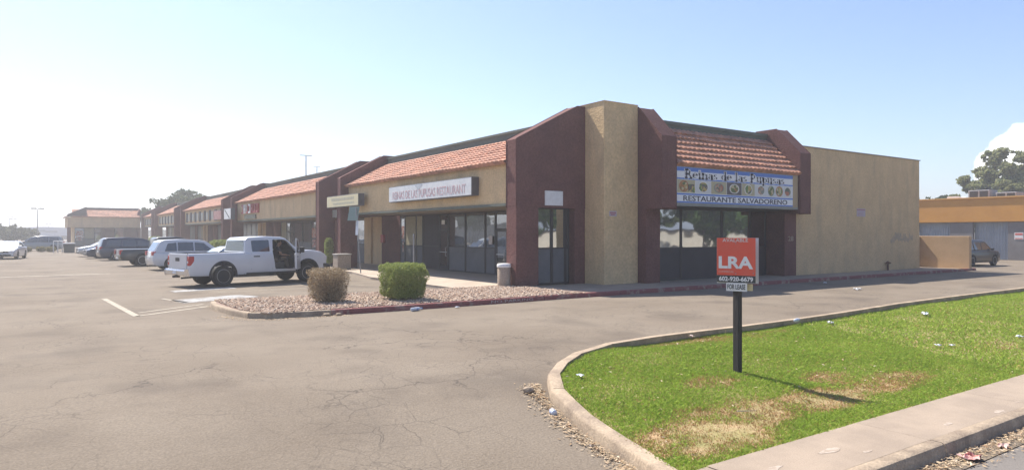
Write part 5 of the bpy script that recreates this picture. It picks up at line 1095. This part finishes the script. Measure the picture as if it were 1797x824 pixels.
# litter
def leafpile(name,label,path,n,spread,size,seed,hf,mat,zoff=.012,pile=.03):
    g=np.random.default_rng(seed); P=np.array(path); seg=g.integers(0,len(P)-1,n); u=g.random(n)[:,None]; c=P[seg]*(1-u)+P[seg+1]*u
    off=np.abs(g.normal(0,spread,n)); d=P[seg+1]-P[seg]; nn=np.stack([-d[:,1],d[:,0]],-1); nn/=np.linalg.norm(nn,axis=1)[:,None]; c=c+nn*off[:,None]+g.normal(0,.02,(n,2))
    z=hf(c[:,1])+zoff+g.random(n)*pile*np.exp(-off/spread); a=g.uniform(0,6.28,n); L_=size*g.uniform(.6,1.5,n); W_=L_*g.uniform(.16,.34,n); t1=g.normal(0,.35,n)*L_*.4; t2=g.normal(0,.5,n)*W_
    ca,sa=np.cos(a),np.sin(a); Z=np.zeros(n)
    def pt(l,w_,zz): return np.stack([c[:,0]+ca*l-sa*w_,c[:,1]+sa*l+ca*w_,z+zz],-1)
    Q=np.stack([pt(-L_/2,Z,np.abs(t1)*.4),pt(Z,-W_/2,t2*.5),pt(L_/2,Z,np.abs(t1)),pt(Z,W_/2,-t2*.3)],1)
    tag(quadmesh(name,Q,mat,None),label,'leaves',kind='stuff')
DL=ramp_island('dead_leaf',[(.42,.30,.17),(.55,.43,.28),(.30,.19,.10),(.62,.52,.38),(.38,.22,.12)],trans=.1)
leafpile('leaf_litter','dry tan leaves heaped against the outside of the curved lawn kerb',[(5.12,4.9),(5.17,5.3),(5.36,6.4),(5.66,7.4),(5.95,7.95)],1500,.11,.05,1,AH,DL)
leafpile('leaf_litter','dry leaves and twigs lying in the street gutter at the lower right',[(14,3.53),(11,3.53),(8.6,3.53),(6.6,3.53)],2600,.13,.05,2,AH,DL)
leafpile('leaf_litter','crumbs of dirt and leaves below the broken island kerb',[(6.6,16.7),(5.4,16.78),(4.3,17.05),(3.8,18.2)][::1],420,.16,.045,3,AH,DL,.006,.006)
g=np.random.default_rng(21); n=420; x=g.uniform(5.6,22,n); y=g.uniform(4.7,9.6,n); k=inlawn(x,y); x,y=x[k],y[k]; n=len(x)
Q=leafquads(np.stack([x,y,lawn_h(x,y)+.045],-1),n,.028,g,elong=2.2); Q[:,:,2]=lawn_h(x,y)[:,None]+.045+(Q[:,:,2]-lawn_h(x,y)[:,None]-.045)*.35
tag(quadmesh('lawn_leaves',Q,DL,None),'pale fallen leaves sprinkled over the green lawn','leaves',kind='stuff')
PLA=mk('clear_plastic',(.62,.66,.72),(.45,.5,.58),scale=20,rough=.25,spec=.6)
def bottle(label,x,y,z,rz,L_=.2,r=.033):
    t=thing('plastic_bottle',label,'bottle',(x,y,z+r)); c,s=math.cos(rz),math.sin(rz); m=MB(); m.xf=lambda a,b,cc:(x+a*c-b*s,y+a*s+b*c,z+r+cc); m.lathe([(r*.7,0),(r,.012),(r*.92,L_*.3),(r,L_*.6),(r*.85,L_*.72),(r*.4,L_*.88),(r*.38,L_*.93)],(0,0,0),12,'x'); build(m,'bottle_body',PLA,t,smooth=50)
    m=MB(); m.xf=lambda a,b,cc:(x+a*c-b*s,y+a*s+b*c,z+r+cc); m.lathe([(r*.45,L_*.93),(r*.45,L_)],(0,0,0),10,'x'); build(m,'cap',mk('cap_blue',(.08,.16,.4),rough=.4),t)
    m=MB(); m.xf=lambda a,b,cc:(x+a*c-b*s,y+a*s+b*c,z+r+cc); m.lathe([(r*1.02,L_*.28),(r*1.02,L_*.55)],(0,0,0),12,'x'); build(m,'label_wrap',mk('wrap_blue',(.12,.2,.45),(.6,.6,.62),scale=12,rough=.5),t)
bottle('crushed blue-label bottle on the asphalt against the red kerb',8.15,16.5,.0,R(20),.42,.05)
bottle('clear plastic bottle in the leaves by the curved lawn kerb',5.40,6.88,float(AH(6.9)),R(70),.16,.04)
bottle('plastic bottle lying in the street gutter, lower right',10.3,3.42,float(AH(3.4)),R(-10),.2,.04)
bottle('flattened bottle on the grass by the kerb behind the sign post',13.75,8.95,float(BH(8.9)),R(15),.3,.04)
def scrap(label,x,y,z,s,seed,mat=WHT,name='paper_scrap',cat='litter'):
    g=random.Random(seed); bm=bmesh.new(); bmesh.ops.create_grid(bm,x_segments=5,y_segments=5,size=s)
    for v in bm.verts: v.co.z=g.uniform(0,.55)*s; v.co.x*=g.uniform(.5,1); v.co.y*=g.uniform(.35,.8)
    me=bpy.data.meshes.new(name); bm.to_mesh(me); bm.free(); o=link(name,me,mat,None,(x,y,z)); o.rotation_euler.z=g.uniform(0,6); sd_=o.modifiers.new('s','SOLIDIFY'); sd_.thickness=.002; tag(o,label,cat)
PB=mk('bag_white',(.7,.72,.76),rough=.5); RD=mk('bag_red',(.48,.10,.08),(.6,.45,.4),scale=14,rough=.5)
for i,(x,y,hf,s,l,mt) in enumerate([(6.45,7.62,BH,.06,'crumpled white plastic scrap on the grass inside the kerb bend',PB),(8.5,3.40,AH,.14,'crumpled red wrapper in the gutter at the bottom right',RD),(9.3,3.38,AH,.08,'pale pink wrapper in the gutter leaves right of the red one',mk('bag_pink',(.62,.42,.36),rough=.6)),
    (10.15,8.75,BH,.07,'small pinkish scrap beside the sign post on the far grass edge',mk('bag_pale_pink',(.6,.48,.44),rough=.6)),(14.3,8.45,BH,.10,'white scrap on the grass right of the flattened bottle',PB),(18.0,8.2,BH,.12,'white scrap farther out in the middle of the lawn',PB),
    (14.6,6.4,BH,.08,'pale torn paper in the bright strip of lawn',PB),(14.95,6.3,BH,.06,'smaller torn paper beside the pale one in the bright lawn strip',PB),(17.6,6.05,BH,.09,'grey-white scrap at the far right of the lawn',PB),(24.6,13.5,AH,.16,'white scrap lying on the driveway in front of the long wall',PB),
    (9.6,16.6,AH,.08,'thin white scrap on asphalt right of the blue-label bottle',PB),(5.22,5.95,AH,.035,'white paper scrap among the kerb leaves near the bottom',PB),(24.0,19.2,lambda y:.12,.1,'white scrap on the paving under the side windows',PB),(27.0,16.2,AH,.1,'small white scrap at the foot of the red kerb under the sign',PB)]):
    scrap(l,x,y,float(hf(y))+(.02 if hf is BH else .004),s,i,mt)
m=MB(); m.tube([(7.35,5.6,float(BH(5.6))+.05),(7.5,5.52,float(BH(5.5))+.055),(7.6,5.5,float(BH(5.5))+.05)],[.008,.006,.003],5); tag(build(m,'twig',mk('pale_twig',(.5,.42,.33),rough=.9)),'pale broken twig on the bare patch of lawn','twig')
# worn white scuffs and gum on the sidewalk
SC=mk('sidewalk_scuff',(.46,.39,.32),(.34,.27,.21),scale=14,rough=.9,lo=.4,hi=.55); m=MB(); g=random.Random(3)
for x,y,wd in ((7.1,4.2,.22),(7.4,3.95,.1),(9.3,3.95,.12),(6.1,4.2,.15),(11.3,3.92,.08),(10.5,3.85,.16)):
    m.prism([(x+wd*g.uniform(.6,1)*math.cos(6.28*i/11),y+wd*.35*g.uniform(.5,1)*math.sin(6.28*i/11)) for i in range(11)],'z',-.2985,-.2970)
o=build(m,'sidewalk_scuffs',SC); o['kind']='stuff'; tag(o,'whitish worn scuffs on the pale street sidewalk','stains')
# ================================================================== air
m=MB(); m.box(-2600,2600,-2600,2600,-2.2,30); hz=build(m,'haze',[]); hz['kind']='stuff'; tag(hz,'thin dusty haze hanging over the whole place','haze')
hm=bpy.data.materials.new('haze'); hm.use_nodes=True; t=hm.node_tree; t.nodes.clear(); o_=t.nodes.new('ShaderNodeOutputMaterial'); v_=t.nodes.new('ShaderNodeVolumePrincipled'); v_.inputs['Color'].default_value=(.97,.965,.97,1); v_.inputs['Density'].default_value=.0018; v_.inputs['Anisotropy'].default_value=.35
t.links.new(v_.outputs[0],o_.inputs['Volume']); hz.data.materials.append(hm)
